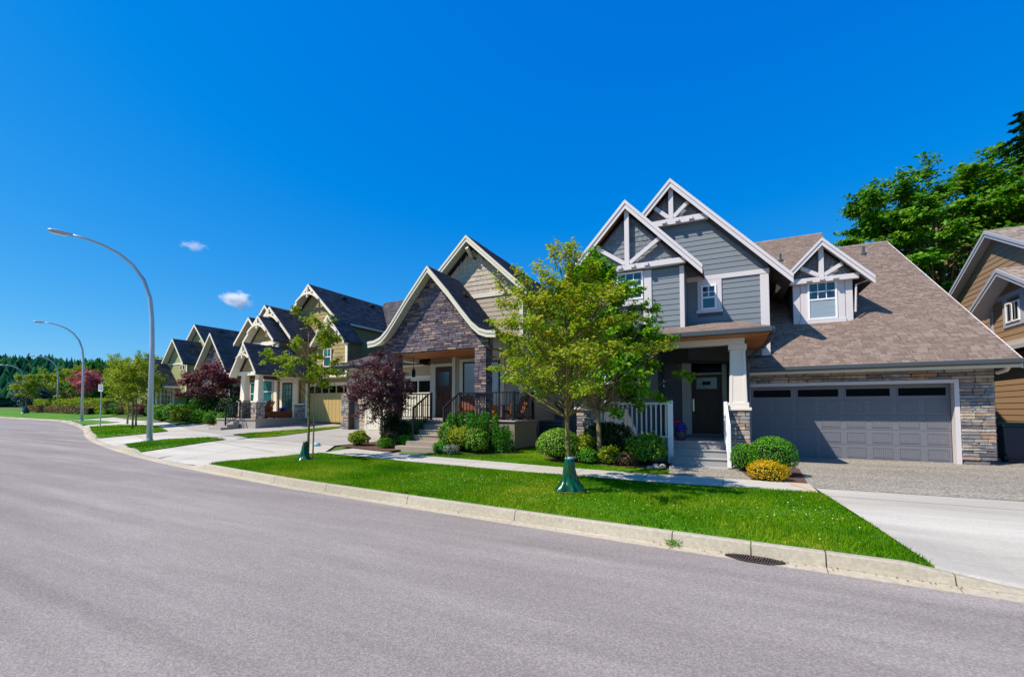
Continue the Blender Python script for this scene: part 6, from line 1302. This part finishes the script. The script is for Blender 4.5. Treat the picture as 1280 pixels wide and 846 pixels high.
# wheelie bins between the houses
def bin_(x, y, label, rz=0):
    z = gnd(x, y)+.01; t = thing('wheelie_bin', label, 'bin', (x, y, z), 'wheelie bins between the houses')
    b = MB(); b.add([(x-.22, y-.25, z+.06), (x+.22, y-.25, z+.06), (x+.22, y+.2, z+.06), (x-.22, y+.2, z+.06), (x-.29, y-.34, z+.95), (x+.29, y-.34, z+.95), (x+.29, y+.34, z+.95), (x-.29, y+.34, z+.95)], BOXF); b.build('body', M['bin'], t, bev=.02)
    l = MB(); l.box(x-.31, x+.31, y-.38, y+.36, z+.95, z+1.0); l.add([(x-.28, y-.33, z+1.0), (x+.28, y-.33, z+1.0), (x+.28, y+.33, z+1.0), (x-.28, y+.33, z+1.0), (x-.2, y-.22, z+1.05), (x+.2, y-.22, z+1.05), (x+.2, y+.22, z+1.05), (x-.2, y+.22, z+1.05)], BOXF); l.build('lid', M['binlid'], t, bev=.01)
    for sx in (-1, 1):
        w_ = MB(); w_.tube([(x+sx*.2, y-.27, z+.1), (x+sx*.28, y-.27, z+.1)], .1, 14); w_.build('wheel', M['black'], t)
    MB().tube([(x-.24, y-.41, z+.98), (x+.24, y-.41, z+.98)], .015, 6).build('handle', M['bin'], t)
bin_(6.85, 16.7, 'dark blue wheelie bin with green lid, the one touching the stone corner'); bin_(7.6, 16.6, 'dark blue wheelie bin with green lid nearer the brown house')
# adirondack chairs on the beige porch
def adirondack(x, y, z, rz, label):
    t = thing('adirondack_chair', label, 'chair', (x, y, z), 'wooden chairs on the beige house porch', rz)
    def bb(nm, q, sl=None):
        m_ = MB()
        if sl: m_.bar(*sl)
        else: m_.box(*q)
        o = D.objects.new(nm, m_.mesh(nm, M['cedarwood'])); link(o, t); return o
    for i in range(5): u = -.26+i*.11; bb('seat_slat', None, ((u+.04, -.3, .36), (u+.04, .22, .24), .1, .02, (0, 0, 1)))
    for i in range(5): u = -.24+i*.12; hgt = .98-abs(i-2)*.05; bb('back_slat', None, ((u, .2, .26), (u*1.1, .48, hgt), .1, .02, (0, 1, 0)))
    for sx in (-1, 1): bb('arm', (sx*.36-.06, sx*.36+.06, -.36, .36, .53, .555)); bb('leg', (sx*.31-.03, sx*.31+.03, -.34, -.24, 0, .53)); bb('leg', None, ((sx*.31, -.3, .34), (sx*.31, .5, .02), .03, .1, (0, 0, 1)))
    bb('rail', (-.34, .34, .33, .36, .45, .53))
adirondack(-8.95, 14.35, PF, .5, 'orange wooden slatted chair on the porch, left of the stone column')
adirondack(-6.95, 14.35, PF, -.6, 'orange wooden slatted chair on the porch, right of the stone column')
t = thing('side_table', 'small orange table between the wooden porch chairs', 'table', (-7.85, 14.45, PF)); m_ = MB(); m_.lathe((-7.85, 14.45, PF+.5), [(.24, 0), (.25, .02), (.24, .04)], 16); m_.build('tabletop', M['orange'], t); m_ = MB(); m_.lathe((-7.85, 14.45, PF), [(.15, 0), (.17, .2), (.12, .5)], 12); m_.build('pedestal', M['orange'], t)
t = thing('doormat', 'pale mat on the top step at the beige house door', 'doormat', (-10.5, 14.7, PF)); MB().box(-10.95, -10.2, 14.5, 14.95, PF+.001, PF+.03).build('mat', M['doormat'], t)
# planter and chairs on the olive porch
t = thing('planter_bench', 'long orange wooden planter box along the edge of the olive house porch', 'planter', (-21.25, 15.2, PCZ))
for i in range(3): MB().box(-21.32, -21.28, 14.5, 16.2, PCZ+.02+i*.12, PCZ+.13+i*.12).build('board', M['cedarwood'], t)
MB().box(-21.5, -21.33, 14.5, 16.2, PCZ+.02, PCZ+.36).build('box', M['cedarwood'], t)
bush('potted_flowers', 'small blue flowers in the planter on the olive porch', -21.45, 15.7, .16, .2, .13, 260, .05, M['petalblue'], 150, .1, 'flowers', zb=PCZ+.3)
adirondack(-21.7, 14.75, PCZ, -1.2, 'reddish wooden chair on the olive house porch')
D.objects['adirondack_chair.002'].pop('group', None)
# flower pot by the grey house door
t = thing('flower_pot', 'dark pot of blue and red flowers beside the grey house door', 'flower pot', (-1.2, 12.98, FZ)); m_ = MB(); m_.lathe((-1.2, 12.98, FZ), [(.1, 0), (.14, .1), (.16, .24), (.14, .25)], 14); m_.build('pot', M['pot'], t)
g = np.random.default_rng(8)
def blob(c, r, n): d = unit(g.normal(0, 1, (n, 3))); return np.array(c)+d*r*g.uniform(.6, 1, (n, 1)), d
c, d = blob((-1.18, 12.98, FZ+.34), (.18), 300); leaves_mesh('blue_flowers', c, d, .045, M['petalblue'], t, 3, .9)
c, d = blob((-1.3, 12.98, FZ+.52), (.08), 90); leaves_mesh('red_flowers', c, d, .045, M['petalred'], t, 4, .9)
c, d = blob((-1.18, 12.98, FZ+.27), (.15), 160); leaves_mesh('leaves', c, d, .05, M['leaf_dark'], t, 5, .6)
# pale service lid by the driveway
t = thing('valve_cover', 'small pale blue utility cap at the sidewalk edge by the planted bed', 'utility cover', (-13.1, 10.95, gnd(-13.1, 10.95))); m_ = MB(); m_.lathe((-13.1, 10.95, gnd(-13.1, 10.95)), [(.13, 0), (.14, .06), (.1, .11), (.03, .12)], 14); m_.build('cap', M['lid'], t)
# dark utility box in the gap between the two nearest houses
t = thing('air_conditioner', 'dark metal air conditioning unit in the gap beside the beige house', 'air conditioner', (-6.2, 16.3, gnd(-6.2, 16.3))); zz = gnd(-6.2, 16.3)
MB().box(-6.7, -5.7, 16.0, 16.7, zz+.05, zz+.95).build('case', M['gutter'], t, bev=.02)
for i in range(7): MB().box(-6.65, -5.75, 15.985, 15.999, zz+.15+i*.11, zz+.2+i*.11).build('louvre', M['black'], t)
# fence closing the gap
t = thing('fence', 'grey wooden board fence closing the gap between beige and grey houses', 'fence', (-5.8, 18.5, gnd(-5.8, 18.5)))
zz = gnd(-5.8, 18.5)
for i in range(17): MB().box(-6.98+i*.145, -6.98+i*.145+.135, 18.5, 18.52, zz, zz+1.75).build('fence_board', M['backA'], t)
MB().box(-6.98, -4.55, 18.52, 18.56, zz+1.4, zz+1.5).build('rail', M['backA'], t)

# ------------------------------------------------------------------ clouds (real volumes, far away)
def cloud(name, label, x, y, z, rx, ry, rz, dens, seed):
    m = D.materials.new(name+'_vapour'); m.use_nodes = True; N = m.node_tree.nodes; L = m.node_tree.links; N.remove(N['Principled BSDF'])
    v = N.new('ShaderNodeVolumePrincipled'); v.inputs['Color'].default_value = (1, 1, 1, 1); v.inputs['Anisotropy'].default_value = .2
    tc = N.new('ShaderNodeTexCoord'); n = N.new('ShaderNodeTexNoise'); n.inputs['Scale'].default_value = 2.0; n.inputs['Detail'].default_value = 4
    mp = N.new('ShaderNodeMapping'); mp.inputs['Location'].default_value = (seed, 0, 0); L.new(tc.outputs['Object'], mp.inputs[0]); L.new(mp.outputs[0], n.inputs['Vector'])
    ln = N.new('ShaderNodeVectorMath'); ln.operation = 'LENGTH'; L.new(tc.outputs['Object'], ln.inputs[0])
    s = N.new('ShaderNodeMath'); s.operation = 'SUBTRACT'; s.inputs[0].default_value = 1.0; L.new(ln.outputs['Value'], s.inputs[1])
    a = N.new('ShaderNodeMath'); a.operation = 'MULTIPLY_ADD'; L.new(n.outputs[0], a.inputs[0]); a.inputs[1].default_value = 2.2; a.inputs[2].default_value = -1.35
    b = N.new('ShaderNodeMath'); b.operation = 'ADD'; L.new(a.outputs[0], b.inputs[0]); L.new(s.outputs[0], b.inputs[1])
    c = N.new('ShaderNodeMath'); c.operation = 'MULTIPLY'; c.use_clamp = False; L.new(b.outputs[0], c.inputs[0]); c.inputs[1].default_value = dens
    e = N.new('ShaderNodeMath'); e.operation = 'MAXIMUM'; L.new(c.outputs[0], e.inputs[0]); e.inputs[1].default_value = 0
    L.new(e.outputs[0], v.inputs['Density']); L.new(v.outputs[0], N['Material Output'].inputs['Volume'])
    bm = bmesh.new(); bmesh.ops.create_icosphere(bm, subdivisions=3, radius=1); me = D.meshes.new(name); bm.to_mesh(me); bm.free(); me.materials.append(m)
    o = D.objects.new(name, me); link(o); o.location = (x, y, z); o.scale = (rx, ry, rz); o.rotation_euler = (0, 0, YAW); o['kind'] = 'stuff'; o['label'] = label; return o
CLOUDS = True
cloud('cloud', 'small white puffy cloud above the olive tan house', -1250, 767, 316, 48, 46, 29, .14, 1.5)
cloud('cloud', 'faint wispy cloud high above the street lamps', -1273, 661, 440, 40, 30, 15, .06, 7.2)
